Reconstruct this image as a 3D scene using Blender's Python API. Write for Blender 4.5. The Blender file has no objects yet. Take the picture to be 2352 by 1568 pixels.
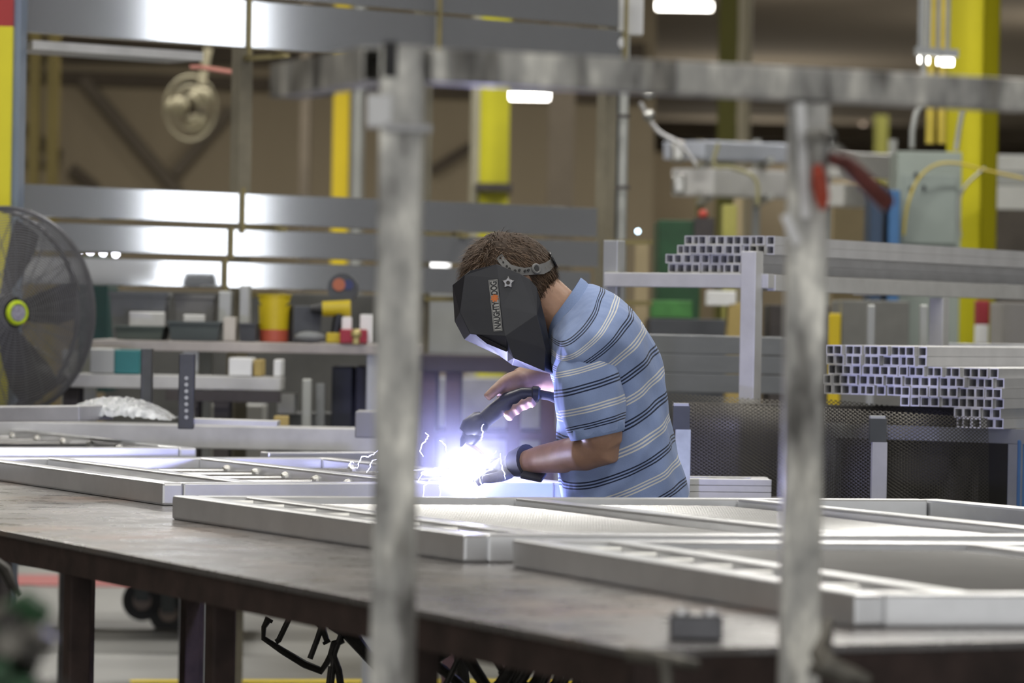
import bpy, bmesh, math, random
from mathutils import Vector, Matrix
random.seed(7)
V = Vector
S = bpy.context.scene
COL = S.collection
# ---------------------------------------------------------------- camera
F = 8820.0
CAMZ = 1.323
RHO = math.radians(1.0); PIT = math.radians(0.286)
fwd = V((0, math.cos(PIT), -math.sin(PIT)))
r0 = V((1, 0, 0)); u0 = r0.cross(fwd).normalized()
cr = r0*math.cos(RHO) + u0*math.sin(RHO)
cu = u0*math.cos(RHO) - r0*math.sin(RHO)
CAM = V((0, 0, CAMZ))
cam = bpy.data.cameras.new('camera'); camo = bpy.data.objects.new('camera', cam); COL.objects.link(camo)
m = Matrix((cr, cu, -fwd)).transposed().to_4x4(); m.translation = CAM
camo.matrix_world = m
cam.sensor_width = 36; cam.lens = 135; cam.clip_end = 300
cam.dof.use_dof = True; cam.dof.focus_distance = 8.75; cam.dof.aperture_fstop = 4.2
cam.dof.aperture_blades = 9
S.camera = camo
S.view_settings.view_transform = 'Standard'; S.view_settings.look = 'None'
S.view_settings.gamma = 1; S.view_settings.use_curve_mapping = False
S.view_settings.exposure = 0.0
# ---------------------------------------------------------------- world
W = bpy.data.worlds.new('world'); S.world = W; W.use_nodes = True
W.node_tree.nodes['Background'].inputs[0].default_value = (0.88, 0.88, 0.87, 1)
W.node_tree.nodes['Background'].inputs[1].default_value = 1.45
# ---------------------------------------------------------------- lights
def area(name, loc, size, sy, power, col=(1, .97, .9), rot=(0, 0, 0)):
    l = bpy.data.lights.new(name, 'AREA'); l.shape = 'RECTANGLE'; l.size = size; l.size_y = sy
    l.energy = power; l.color = col
    o = bpy.data.objects.new(name, l); COL.objects.link(o); o.location = loc; o.rotation_euler = rot
    return o
for (x, y, p) in [(-1.6, 6, 65), (1.8, 6.5, 60), (-1.5, 10, 110), (2.2, 10, 110), (-3, 15, 170), (1.5, 15, 140),
               (-4, 22, 260), (2.5, 22, 260), (-3, 30, 200), (3, 31, 180), (6, 42, 300), (9, 58, 500), (10, 74, 500)]:
    area('ceiling_lamp_light', (x, y, 4.9), 2.4, .35, p)
for (x, y, p) in [(2.6, 48, 40), (8, 52, 50), (4, 62, 50), (10, 68, 60), (5, 80, 60)]:
    area('roof_fill_light', (x, y, 3.2), 2.4, 1.2, p, rot=(math.pi, 0, 0))  # unseen upward fill added to brighten the far roof
arc_l = bpy.data.lights.new('arc_light', 'POINT'); arc_l.energy = 50; arc_l.color = (.45, .47, 1.0); arc_l.shadow_soft_size = .012
arc_lo = bpy.data.objects.new('arc_light', arc_l); COL.objects.link(arc_lo)

# ---------------------------------------------------------------- pixel helpers
def ray(px, py):
    return fwd + cr*((px-1176)/F) + cu*((784-py)/F)
def PY(px, py, Y):
    d = ray(px, py); return CAM + d*(Y/d.y)
def PZ(px, py, z):
    d = ray(px, py); return CAM + d*((z-CAMZ)/d.z)
ZT = 0.90
# ---------------------------------------------------------------- materials
MATS = {}
def newmat(name):
    M = bpy.data.materials.new(name); M.use_nodes = True
    nt = M.node_tree; b = nt.nodes['Principled BSDF']
    return M, nt, b
def texco(nt, scale=(1, 1, 1), kind='Object'):
    t = nt.nodes.new('ShaderNodeTexCoord'); mp = nt.nodes.new('ShaderNodeMapping')
    mp.inputs['Scale'].default_value = scale
    nt.links.new(t.outputs[kind], mp.inputs[0]); return mp.outputs[0]
def noise(nt, vec, scale, detail=4, rough=.6):
    n = nt.nodes.new('ShaderNodeTexNoise'); n.inputs['Scale'].default_value = scale
    n.inputs['Detail'].default_value = detail; n.inputs['Roughness'].default_value = rough
    nt.links.new(vec, n.inputs['Vector']); return n.outputs['Fac']
def ramp(nt, fac, stops):
    r = nt.nodes.new('ShaderNodeValToRGB'); nt.links.new(fac, r.inputs[0])
    e = r.color_ramp.elements
    while len(e) < len(stops): e.new(.5)
    for i, (p, c) in enumerate(stops):
        e[i].position = p; e[i].color = (c[0], c[1], c[2], 1)
    return r.outputs[0]
def mat(name, col, rough=.5, metal=0, var=.15, scale=6, bump=0, stretch=(1, 1, 1), spec=None, coat=0):
    if name in MATS: return MATS[name]
    M, nt, b = newmat(name)
    vec = texco(nt, stretch)
    n = noise(nt, vec, scale)
    c0 = [max(0, c*(1-var)) for c in col]; c1 = [min(1, c*(1+var)) for c in col]
    nt.links.new(ramp(nt, n, [(.3, c0), (.7, c1)]), b.inputs['Base Color'])
    b.inputs['Roughness'].default_value = rough; b.inputs['Metallic'].default_value = metal
    if spec is not None: b.inputs['Specular IOR Level'].default_value = spec
    if coat: b.inputs['Coat Weight'].default_value = coat
    if bump:
        bp = nt.nodes.new('ShaderNodeBump'); bp.inputs['Strength'].default_value = bump; bp.inputs['Distance'].default_value = .01
        n2 = noise(nt, vec, scale*4); nt.links.new(n2, bp.inputs['Height']); nt.links.new(bp.outputs[0], b.inputs['Normal'])
    MATS[name] = M; return M
def emit(name, col, s):
    if name in MATS: return MATS[name]
    M, nt, b = newmat(name)
    b.inputs['Base Color'].default_value = (*col, 1)
    b.inputs['Emission Color'].default_value = (*col, 1); b.inputs['Emission Strength'].default_value = s
    MATS[name] = M; return M
def math_n(nt, op, a, b=None, c=None):
    n = nt.nodes.new('ShaderNodeMath'); n.operation = op
    for i, x in enumerate((a, b, c)):
        if x is None: continue
        if isinstance(x, (int, float)): n.inputs[i].default_value = x
        else: nt.links.new(x, n.inputs[i])
    return n.outputs[0]

ALU = mat('brushed_aluminium', (.62, .63, .64), .32, 1, .12, 3, stretch=(1, 1, 14))
ALU_GATE = mat('satin_aluminium', (.74, .75, .77), .30, .72, .10, 5, bump=.02)
ALU_BEAM = mat('mill_finish_aluminium', (.66, .68, .71), .07, .82, .05, 2)
ALU_PALE = mat('pale_aluminium', (.60, .60, .60), .5, .6, .12, 8)
ALU_DULL = mat('dull_aluminium', (.42, .42, .43), .5, .6, .15, 6)
STEEL_DARK = mat('dark_steel', (.055, .048, .048), .55, .3, .3, 8)
RUST = mat('rusty_steel', (.050, .032, .028), .7, .2, .4, 14, bump=.1)
BLACKP = mat('black_plastic', (.018, .019, .023), .38, 0, .2, 20)
BLACKR = mat('black_rubber', (.03, .03, .032), .7, 0, .2, 20)
CLAMP = mat('oily_black_steel', (.035, .032, .028), .5, .5, .4, 30, bump=.1)
YEL = mat('yellow_paint', (.62, .56, .01), .45, 0, .08, 1.5)
YEL_W = mat('warm_yellow_paint', (.75, .56, .01), .5, 0, .08, 2)
YEL_O = mat('olive_yellow_paint', (.50, .47, .01), .5, 0, .12, 2)
YEL_C = mat('yellow_conduit_paint', (.55, .43, .06), .5, 0, .2, 4)
REDP = mat('red_paint', (.30, .02, .02), .5, 0, .1, 4)
REDG = mat('red_grip_rubber', (.55, .09, .05), .45, 0, .25, 40)
BRNG = mat('dark_red_grip_rubber', (.13, .035, .03), .4, 0, .25, 40)
BLUEP = mat('blue_paint', (.04, .13, .30), .5, 0, .1, 5)
TEAL = mat('teal_plastic', (.02, .16, .17), .45, 0, .1, 5)
GREENP = mat('green_paint', (.03, .17, .05), .5, 0, .25, 8)
GREYG = mat('grey_green_enamel', (.27, .31, .28), .5, 0, .06, 4)
GREY = mat('mid_grey_paint', (.22, .23, .24), .6, 0, .15, 5)
DKGREY = mat('charcoal_paint', (.06, .065, .075), .55, 0, .25, 6)
WHITE = mat('white_plastic', (.75, .76, .76), .5, 0, .06, 6)
TAN = mat('tan_cardboard', (.42, .32, .16), .8, 0, .15, 6)
PINK = mat('salmon_paint', (.7, .3, .25), .6, 0, .1, 6)
SKIN = mat('skin', (.40, .235, .16), .5, 0, .10, 30, bump=.05); 
HAIRM = mat('brown_hair', (.095, .055, .030), .65, 0, .35, 60)
DENIM = mat('dark_denim', (.03, .04, .07), .85, 0, .2, 60)
STRAPG = mat('grey_strap_plastic', (.17, .17, .17), .5, 0, .08, 20)
GLOVE = mat('grey_glove_leather', (.34, .35, .38), .7, 0, .25, 30, bump=.15)
GLOVED = mat('dark_glove_cuff', (.035, .037, .05), .7, 0, .25, 30)
BLACKH = mat('helmet_black_shell', (.022, .023, .030), .33, 0, .15, 12)
PIPE_L = mat('light_grey_pipe', (.38, .39, .38), .4, .4, .1, 3)
PIPE_D = mat('dark_grey_pipe', (.055, .06, .062), .45, .4, .1, 3)
WHT = emit('lamp_tube', (1, .96, .88), 14)
SPARK = emit('spark_glow', (.55, .56, 1.0), 9)
ARCE = emit('arc_and_glare', (.80, .82, 1.0), 90)

def post_mat():
    M, nt, b = newmat('scuffed_aluminium')
    vec = texco(nt, (1, 1, .35)); n = noise(nt, vec, 20, 5, .65)
    n2 = noise(nt, texco(nt, (1, 1, .22)), 15, 3, .5)
    c = ramp(nt, n, [(.34, (.17, .165, .155)), (.45, (.42, .415, .395)), (.55, (.56, .55, .51)), (.64, (.90, .88, .80))])
    c2 = ramp(nt, n2, [(.36, (.35, .34, .33)), (.45, (1, 1, 1))])
    mx = nt.nodes.new('ShaderNodeMixRGB'); mx.blend_type = 'MULTIPLY'; mx.inputs[0].default_value = 1
    nt.links.new(c, mx.inputs[1]); nt.links.new(c2, mx.inputs[2])
    nt.links.new(mx.outputs[0], b.inputs['Base Color'])
    b.inputs['Metallic'].default_value = .22
    nt.links.new(ramp(nt, n, [(.3, (.55,)*3), (.7, (.32,)*3)]), b.inputs['Roughness'])
    return M
POST = post_mat()
def table_mat():
    M, nt, b = newmat('worn_steel_plate')
    vec = texco(nt, (1, 1, 1)); n = noise(nt, vec, 2.2, 6, .6); n2 = noise(nt, vec, 9, 5, .7)
    c = ramp(nt, n, [(.3, (.13, .125, .125)), (.52, (.21, .20, .20)), (.60, (.22, .19, .175)), (.68, (.26, .19, .165))])
    nt.links.new(c, b.inputs['Base Color'])
    b.inputs['Metallic'].default_value = .5
    nt.links.new(ramp(nt, n2, [(.35, (.22,)*3), (.7, (.42,)*3)]), b.inputs['Roughness'])
    return M
TABLE = table_mat()
def mesh_mat(name, base, cell, hole, rough, metal=1.0, stretch=1.6):
    M, nt, b = newmat(name)
    b.inputs['Base Color'].default_value = (*base, 1); b.inputs['Roughness'].default_value = rough
    b.inputs['Metallic'].default_value = metal
    uv = nt.nodes.new('ShaderNodeTexCoord').outputs['UV']
    sp = nt.nodes.new('ShaderNodeSeparateXYZ'); nt.links.new(uv, sp.inputs[0])
    x = math_n(nt, 'DIVIDE', sp.outputs[0], cell*stretch); y = math_n(nt, 'DIVIDE', sp.outputs[1], cell)
    a = math_n(nt, 'ABSOLUTE', math_n(nt, 'SUBTRACT', math_n(nt, 'FRACT', math_n(nt, 'ADD', x, y)), .5))
    c = math_n(nt, 'ABSOLUTE', math_n(nt, 'SUBTRACT', math_n(nt, 'FRACT', math_n(nt, 'SUBTRACT', x, y)), .5))
    mx = math_n(nt, 'MAXIMUM', a, c)
    al = math_n(nt, 'GREATER_THAN', mx, hole)
    nt.links.new(al, b.inputs['Alpha'])
    bp = nt.nodes.new('ShaderNodeBump'); bp.inputs['Strength'].default_value = 1; bp.inputs['Distance'].default_value = cell*.25
    nt.links.new(a, bp.inputs['Height']); nt.links.new(bp.outputs[0], b.inputs['Normal'])
    return M
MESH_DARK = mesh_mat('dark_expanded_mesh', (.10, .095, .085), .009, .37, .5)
MESH_LITE = mesh_mat('bright_expanded_mesh', (.40, .40, .40), .016, .28, .22)

def stripe_mat():
    M, nt, b = newmat('striped_polo_knit')
    uv = nt.nodes.new('ShaderNodeTexCoord').outputs['UV']
    sp = nt.nodes.new('ShaderNodeSeparateXYZ'); nt.links.new(uv, sp.inputs[0])
    v = sp.outputs[1]
    rd = math_n(nt, 'ROUND', v)
    d = math_n(nt, 'ABSOLUTE', math_n(nt, 'SUBTRACT', v, rd))
    l1 = math_n(nt, 'LESS_THAN', d, .038)
    l2 = math_n(nt, 'LESS_THAN', math_n(nt, 'ABSOLUTE', math_n(nt, 'SUBTRACT', d, .15)), .036)
    ln = math_n(nt, 'MAXIMUM', l1, l2)
    rng = math_n(nt, 'MULTIPLY', math_n(nt, 'GREATER_THAN', v, -6.5), math_n(nt, 'LESS_THAN', v, 10.4))
    ln = math_n(nt, 'MULTIPLY', ln, rng)
    odd = math_n(nt, 'ABSOLUTE', math_n(nt, 'MODULO', rd, 2))
    c1 = nt.nodes.new('ShaderNodeMixRGB'); nt.links.new(odd, c1.inputs[0])
    c1.inputs[1].default_value = (.018, .026, .055, 1); c1.inputs[2].default_value = (.60, .60, .58, 1)
    vec = texco(nt); n = noise(nt, vec, 900, 2)
    base = ramp(nt, n, [(.3, (.205, .275, .475)), (.7, (.245, .32, .54))])
    c2 = nt.nodes.new('ShaderNodeMixRGB'); nt.links.new(ln, c2.inputs[0]); nt.links.new(base, c2.inputs[1]); nt.links.new(c1.outputs[0], c2.inputs[2])
    nt.links.new(c2.outputs[0], b.inputs['Base Color'])
    b.inputs['Roughness'].default_value = .9; b.inputs['Specular IOR Level'].default_value = .2
    b.inputs['Sheen Weight'].default_value = .15
    bp = nt.nodes.new('ShaderNodeBump'); bp.inputs['Strength'].default_value = .9; bp.inputs['Distance'].default_value = .022
    n2 = noise(nt, texco(nt, (1, 1, .45)), 9, 3, .5); nt.links.new(n2, bp.inputs['Height']); nt.links.new(bp.outputs[0], b.inputs['Normal'])
    return M
SHIRT = stripe_mat()
SHIRT_PLAIN = mat('plain_polo_knit', (.22, .295, .50), .9, 0, .06, 300, spec=.2)

# ---------------------------------------------------------------- mesh builder
class MB:
    def __init__(s): s.v = []; s.f = []; s.uv = {}
    def add(s, vs, fs):
        o = len(s.v); s.v += [V(x) for x in vs]; s.f += [tuple(i+o for i in f) for f in fs]; return s
    def hexa(s, p):      # 8 corners: bottom 4, top 4
        return s.add(p, [(3, 2, 1, 0), (4, 5, 6, 7), (0, 1, 5, 4), (1, 2, 6, 5), (2, 3, 7, 6), (3, 0, 4, 7)])
    def box(s, a, b):
        x0, y0, z0 = a; x1, y1, z1 = b
        return s.hexa([(x0, y0, z0), (x1, y0, z0), (x1, y1, z0), (x0, y1, z0), (x0, y0, z1), (x1, y0, z1), (x1, y1, z1), (x0, y1, z1)])
    def bar(s, p0, p1, w, h, up=V((0, 0, 1)), off=0):   # beam with rectangular section
        p0 = V(p0); p1 = V(p1); d = (p1-p0).normalized(); sd = d.cross(up)
        if sd.length < 1e-4: sd = V((1, 0, 0))
        sd.normalize(); u = sd.cross(d).normalized()
        a = [sd*(-w/2)+u*(-h/2), sd*(w/2)+u*(-h/2), sd*(w/2)+u*(h/2), sd*(-w/2)+u*(h/2)]
        vs = [p0+x for x in a]+[p1+x for x in a]
        return s.add(vs, [(0, 1, 2, 3)[::-1][::-1], (7, 6, 5, 4), (0, 4, 5, 1), (1, 5, 6, 2), (2, 6, 7, 3), (3, 7, 4, 0)])
    def htube(s, p0, p1, w, h, t, up=V((0, 0, 1))):     # hollow rectangular tube
        p0 = V(p0); p1 = V(p1); d = (p1-p0).normalized(); sd = d.cross(up).normalized(); u = sd.cross(d).normalized()
        def ring(p, w, h): return [p+sd*(-w/2)+u*(-h/2), p+sd*(w/2)+u*(-h/2), p+sd*(w/2)+u*(h/2), p+sd*(-w/2)+u*(h/2)]
        vs = ring(p0, w, h)+ring(p1, w, h)+ring(p0, w-2*t, h-2*t)+ring(p1, w-2*t, h-2*t)
        fs = []
        for i in range(4):
            j = (i+1) % 4
            fs += [(i, i+4, j+4, j), (i+8, j+8, j+12, i+12), (i, j, j+8, i+8), (i+4, i+12, j+12, j+4)]
        return s.add(vs, fs)
    def tube(s, pts, r, n=8, closed=False, flat=1.0):
        pts = [V(p) for p in pts]; N = len(pts)
        rr = r if isinstance(r, (list, tuple)) else [r]*N
        prev = None; rings = []
        for i, p in enumerate(pts):
            if closed: d = pts[(i+1) % N]-pts[i-1]
            else: d = pts[min(i+1, N-1)]-pts[max(i-1, 0)]
            d.normalize()
            if prev is None:
                a = V((0, 0, 1)) if abs(d.z) < .9 else V((1, 0, 0))
                x = d.cross(a).normalized()
            else:
                x = (prev-d*prev.dot(d)).normalized()
            prev = x; y = d.cross(x)
            rings.append([p+(x*math.cos(2*math.pi*k/n)+y*math.sin(2*math.pi*k/n)*flat)*rr[i] for k in range(n)])
        o = len(s.v)
        for r_ in rings: s.v += r_
        L = N if closed else N-1
        for i in range(L):
            a = o+i*n; b_ = o+((i+1) % N)*n
            for k in range(n): s.f.append((a+k, a+(k+1) % n, b_+(k+1) % n, b_+k))
        if not closed:
            s.f.append(tuple(o+k for k in range(n))[::-1]); s.f.append(tuple(o+(N-1)*n+k for k in range(n)))
        return s
    def ball(s, c, r, n=12, m_=8, sc=(1, 1, 1), M=None):
        c = V(c); vs = []; fs = []
        for i in range(m_+1):
            t = math.pi*i/m_
            for k in range(n):
                q = V((math.sin(t)*math.cos(2*math.pi*k/n)*sc[0], math.sin(t)*math.sin(2*math.pi*k/n)*sc[1], math.cos(t)*sc[2]))*r
                if M is not None: q = M @ q
                vs.append(c+q)
        for i in range(m_):
            for k in range(n):
                a = i*n+k; b_ = i*n+(k+1) % n
                if i == 0: fs.append((a, a+n, b_+n))
                elif i == m_-1: fs.append((a, a+n, b_))
                else: fs.append((a, a+n, b_+n, b_))
        return s.add(vs, fs)
    def loft(s, rings, uvs=None, caps=True):
        n = len(rings[0]); o = len(s.v)
        for r_ in rings: s.v += [V(p) for p in r_]
        for i in range(len(rings)-1):
            for k in range(n):
                j = (k+1) % n
                s.f.append((o+i*n+k, o+i*n+j, o+(i+1)*n+j, o+(i+1)*n+k))
                if uvs:
                    s.uv[len(s.f)-1] = [(k/n, uvs[i]), ((k+1)/n, uvs[i]), ((k+1)/n, uvs[i+1]), (k/n, uvs[i+1])]
        if caps:
            s.f.append(tuple(o+k for k in range(n))[::-1]); s.f.append(tuple(o+(len(rings)-1)*n+k for k in range(n)))
        return s
    def cyl(s, c0, c1, r0_, r1_=None, n=16):
        return s.tube([c0, c1], [r0_, r0_ if r1_ is None else r1_], n)
    def build(s, name, m_, parent=None, smooth=None, bevel=0, remesh=0, sub=0, fix=True):
        me = bpy.data.meshes.new(name)
        o0 = parent.location if parent is not None and not parent.parent else V((0, 0, 0))
        me.from_pydata([tuple(v) for v in s.v], [], s.f)
        if s.uv:
            l = me.uv_layers.new(name='UVMap')
            for p in me.polygons:
                if p.index in s.uv:
                    for k, li in enumerate(p.loop_indices): l.data[li].uv = s.uv[p.index][k]
        if fix and not s.uv:
            b = bmesh.new(); b.from_mesh(me); bmesh.ops.recalc_face_normals(b, faces=b.faces); b.to_mesh(me); b.free()
        me.materials.append(m_)
        o = bpy.data.objects.new(name, me); COL.objects.link(o)
        if parent is not None:
            o.parent = parent
            o.matrix_parent_inverse = wm(parent).inverted()
        if remesh:
            md = o.modifiers.new('r', 'REMESH'); md.mode = 'VOXEL'; md.voxel_size = remesh; md.use_smooth_shade = True
            sm = o.modifiers.new('s', 'SMOOTH'); sm.iterations = 4; sm.factor = .5
        if sub:
            md = o.modifiers.new('u', 'SUBSURF'); md.levels = sub; md.render_levels = sub
        if bevel:
            md = o.modifiers.new('b', 'BEVEL'); md.width = bevel; md.segments = 2; md.limit_method = 'ANGLE'
        if smooth is None: smooth = True
        if smooth:
            for p in me.polygons: p.use_smooth = True
            if not remesh and not sub:
                try:
                    b = bmesh.new(); b.from_mesh(me)
                    for e in b.edges:
                        if len(e.link_faces) == 2 and e.calc_face_angle(0) > math.radians(38): e.smooth = False
                    b.to_mesh(me); b.free()
                except Exception: pass
        return o
def wm(o):
    m_ = o.matrix_basis.copy()
    if o.parent is not None: m_ = wm(o.parent) @ o.matrix_parent_inverse @ m_
    return m_
def thing(name, label, cat, loc=(0, 0, 0), group=None, rz=0):
    o = bpy.data.objects.new(name, None); COL.objects.link(o); o.empty_display_size = .1
    o.location = loc; o.rotation_euler = (0, 0, rz); o['label'] = label; o['category'] = cat
    if group: o['group'] = group
    return o
def tag(o, label, cat, group=None):
    o['label'] = label; o['category'] = cat
    if group: o['group'] = group
    return o
def struct(name, mb, m_, **k):
    o = mb.build(name, m_, **k); o['kind'] = 'structure'; return o
def copy_tree(o, parent=None):
    c = o.copy(); COL.objects.link(c)
    if parent is not None: c.parent = parent
    for ch in list(o.children): copy_tree(ch, c)
    return c
def pbox(mb, x0, y0, x1, y1, Y, depth, yaw=0):
    """upright box whose front spans the given picture rectangle at distance Y"""
    a = PY((x0+x1)/2, y1, Y); w = (x1-x0)*Y/F; h = (y1-y0)*Y/F
    c, s_ = math.cos(yaw), math.sin(yaw)
    ps = []
    for z in (0, h):
        for (x, y) in ((-w/2, 0), (w/2, 0), (w/2, depth), (-w/2, depth)):
            ps.append(V((a.x+c*x-s_*y, a.y+s_*x+c*y, a.z+z)))
    return mb.hexa(ps)
def base_of(o_mb):
    zs = min(v.z for v in o_mb.v); c = sum(o_mb.v, V())/len(o_mb.v)
    return (c.x, c.y, zs)

# ================================================================ SETTING
FLOOR_M = None
def floor_mat():
    M, nt, b = newmat('sealed_concrete')
    vec = texco(nt); n = noise(nt, vec, 1.4, 6, .6)
    nt.links.new(ramp(nt, n, [(.3, (.12, .12, .115)), (.7, (.165, .165, .16))]), b.inputs['Base Color'])
    b.inputs['Roughness'].default_value = .4; return M
mb = MB(); mb.box((-14, -4, -.1), (24, 92, 0)); struct('floor', mb, floor_mat(), smooth=False)
mb = MB(); mb.box((-14, -4, 5.6), (24, 92, 5.8))
def ceil_mat():
    M, nt, b = newmat('dark_roof_deck')
    w = nt.nodes.new('ShaderNodeTexWave'); w.bands_direction = 'Y'; w.inputs['Scale'].default_value = 1.2; w.inputs['Distortion'].default_value = 1.5
    nt.links.new(texco(nt), w.inputs[0])
    nt.links.new(ramp(nt, w.outputs['Fac'], [(.2, (.20, .165, .12)), (.8, (.32, .26, .19))]), b.inputs['Base Color'])
    b.inputs['Roughness'].default_value = .9; return M
struct('ceiling', mb, ceil_mat(), smooth=False)
WALL = mat('tan_wall_panel', (.30, .245, .165), .9, 0, .07, .5, stretch=(3, 3, .2))
WALLD = mat('brown_wall_panel', (.26, .21, .15), .9, 0, .12, .6)
mb = MB(); mb.box((-14, 36, 0), (1.3, 36.3, 5.6)); struct('wall_back', mb, WALL, smooth=False)
mb = MB(); mb.box((1.0, 36.3, 0), (1.3, 90, 5.6)); struct('wall_passage', mb, WALL, smooth=False)
mb = MB(); mb.box((-14, 90, 0), (24, 90.3, 5.6)); struct('wall_far', mb, WALLD, smooth=False)
mb = MB(); mb.box((-14.3, -4, 0), (-14, 92, 5.6)); struct('wall_left', mb, WALL, smooth=False)
# right wall; gap holds an unseen glowing pane added for the beam reflections
WX = 14.0
mb = MB(); mb.box((WX, -4, 0), (WX+.3, 8.72, 5.6)); mb.box((WX, 9.62, 0), (WX+.3, 26, 5.6)); mb.box((WX, 8.72, 5.0), (WX+.3, 9.62, 5.6)); mb.box((WX+10, 26, 0), (WX+10.3, 92, 5.6)); mb.box((WX, 26, 0), (WX+10, 26.3, 5.6))
struct('wall_right', mb, mat('grey_wall_paint', (.30, .31, .33), .9, 0, .05, .5), smooth=False)
mb = MB(); mb.box((WX+.1, 8.72, 0), (WX+.2, 9.62, 5.0)); struct('reflection_pane', mb, emit('reflection_glow', (.95, .97, 1.0), 4.2), smooth=False)
mb = MB(); mb.box((1.3, 44, 0), (24, 44.15, 3.3)); struct('wall_partition', mb, WALL, smooth=False)
# floor lines
def strip(name, x0, y0, x1, y1, w, z, m_, label):
    a = PZ(x0, y0, 0); b = PZ(x1, y1, 0); mb = MB(); mb.bar(V((a.x, a.y, z)), V((b.x, b.y, z)), w, .004)
    o = mb.build(name, m_, smooth=False); tag(o, label, 'floor line'); return o
strip('floor_stripe', -60, 1333, 420, 1336, .75, .004, REDP, 'red painted band across the concrete floor beyond the table')
strip('floor_stripe', 300, 1567, 1900, 1566, .10, .004, YEL_W, 'thin yellow painted line on the concrete floor under the table')

# ================================================================ WELDING TABLE
U = V((-.42, .9075, 0)).normalized(); VV = V((.908, .42, 0)).normalized()
C0 = PZ(1448, 1490, ZT)
def tp(a, b, z): p = C0+U*a+VV*b; return V((p.x, p.y, z))
tb = thing('welding_table', 'long dark steel welding table with rusty brown apron in front of the welder', 'table', tp(1.5, .8, 0))
mb = MB(); mb.hexa([tp(0, 0, ZT-.012), tp(0, 1.35, ZT-.012), tp(5.2, 1.35, ZT-.012), tp(5.2, 0, ZT-.012), tp(0, 0, ZT), tp(0, 1.35, ZT), tp(5.2, 1.35, ZT), tp(5.2, 0, ZT)])
mb.build('tabletop', TABLE, tb, smooth=False, bevel=.002)
mb = MB()
for a0, b0, a1, b1 in ((.0, .01, 5.2, .01), (.01, .0, .01, 1.35), (0, 1.34, 5.2, 1.34), (5.19, 0, 5.19, 1.35)):
    mb.bar(tp(a0, b0, ZT-.036), tp(a1, b1, ZT-.036), .012, .047)
o = mb.build('apron', RUST, tb, smooth=False)
def a_for(px, b):
    k = (px-1176+10)/F; p = C0+VV*b; return (k*p.y-p.x)/(U.x-k*U.y)
for a, b in ((a_for(178, .06), .06), (a_for(508, .07), .07), (a_for(438, 1.25), 1.25), (a_for(972, .08), .08), (a_for(1455, .04), .04), (.05, 1.27), (5.1, 1.27), (5.1, .06)):
    mb = MB(); mb.bar(tp(a, b, ZT-.012), tp(a, b, 0), .042, .042, up=U); mb.build('leg', RUST, tb, smooth=False, bevel=.004)
mb = MB(); mb.bar(tp(.05, 1.27, .62), tp(5.1, 1.27, .62), .03, .03)
mb.build('clamp_rail', RUST, tb, smooth=False)
# second table behind: frame stacks and second gate
tb2 = thing('welding_table', 'dark steel table farther back holding the rearmost aluminium gate at left', 'table', tp(6.0, .8, 0))
def tq(a, b, z): return tp(5.25+a, b-1.2, z)
mb = MB(); Z2 = ZT+.018; mb.hexa([tq(0, 0, Z2-.012), tq(0, 2.4, Z2-.012), tq(2.3, 2.4, Z2-.012), tq(2.3, 0, Z2-.012), tq(0, 0, Z2), tq(0, 2.4, Z2), tq(2.3, 2.4, Z2), tq(2.3, 0, Z2)])
mb.build('tabletop', TABLE, tb2, smooth=False)
def b_for(px, a):
    k = (px-1176+10)/F; p = C0+U*(5.25+a)-VV*1.2; return (k*p.y-p.x)/(VV.x-k*VV.y)
for a, b in ((2.2, b_for(188, 2.2)), (2.2, 2.3), (.1, b_for(508, .1)), (.1, b_for(186, .1))):
    mb = MB(); mb.bar(tq(a, b, Z2-.012), tq(a, b, 0), .06, .06, up=U); mb.build('leg', RUST, tb2, smooth=False)
# side table right of the man carrying a stack
tb3 = thing('side_table', 'low steel table behind the striped shirt holding stacked aluminium frames', 'table', PY(1700, 1160, 9.9).xy.to_3d())
a = PY(1560, 1156, 9.6); 
mb = MB(); mb.box((.36, 9.58, ZT-.03), (.74, 9.86, ZT-.012)); mb.build('tabletop', TABLE, tb3, smooth=False)
for x, y in ((.4, 9.62), (.70, 9.62), (.4, 9.82), (.70, 9.82)):
    mb = MB(); mb.box((x-.03, y-.03, 0), (x+.03, y+.03, ZT-.03)); mb.build('leg', RUST, tb3, smooth=False)

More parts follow.
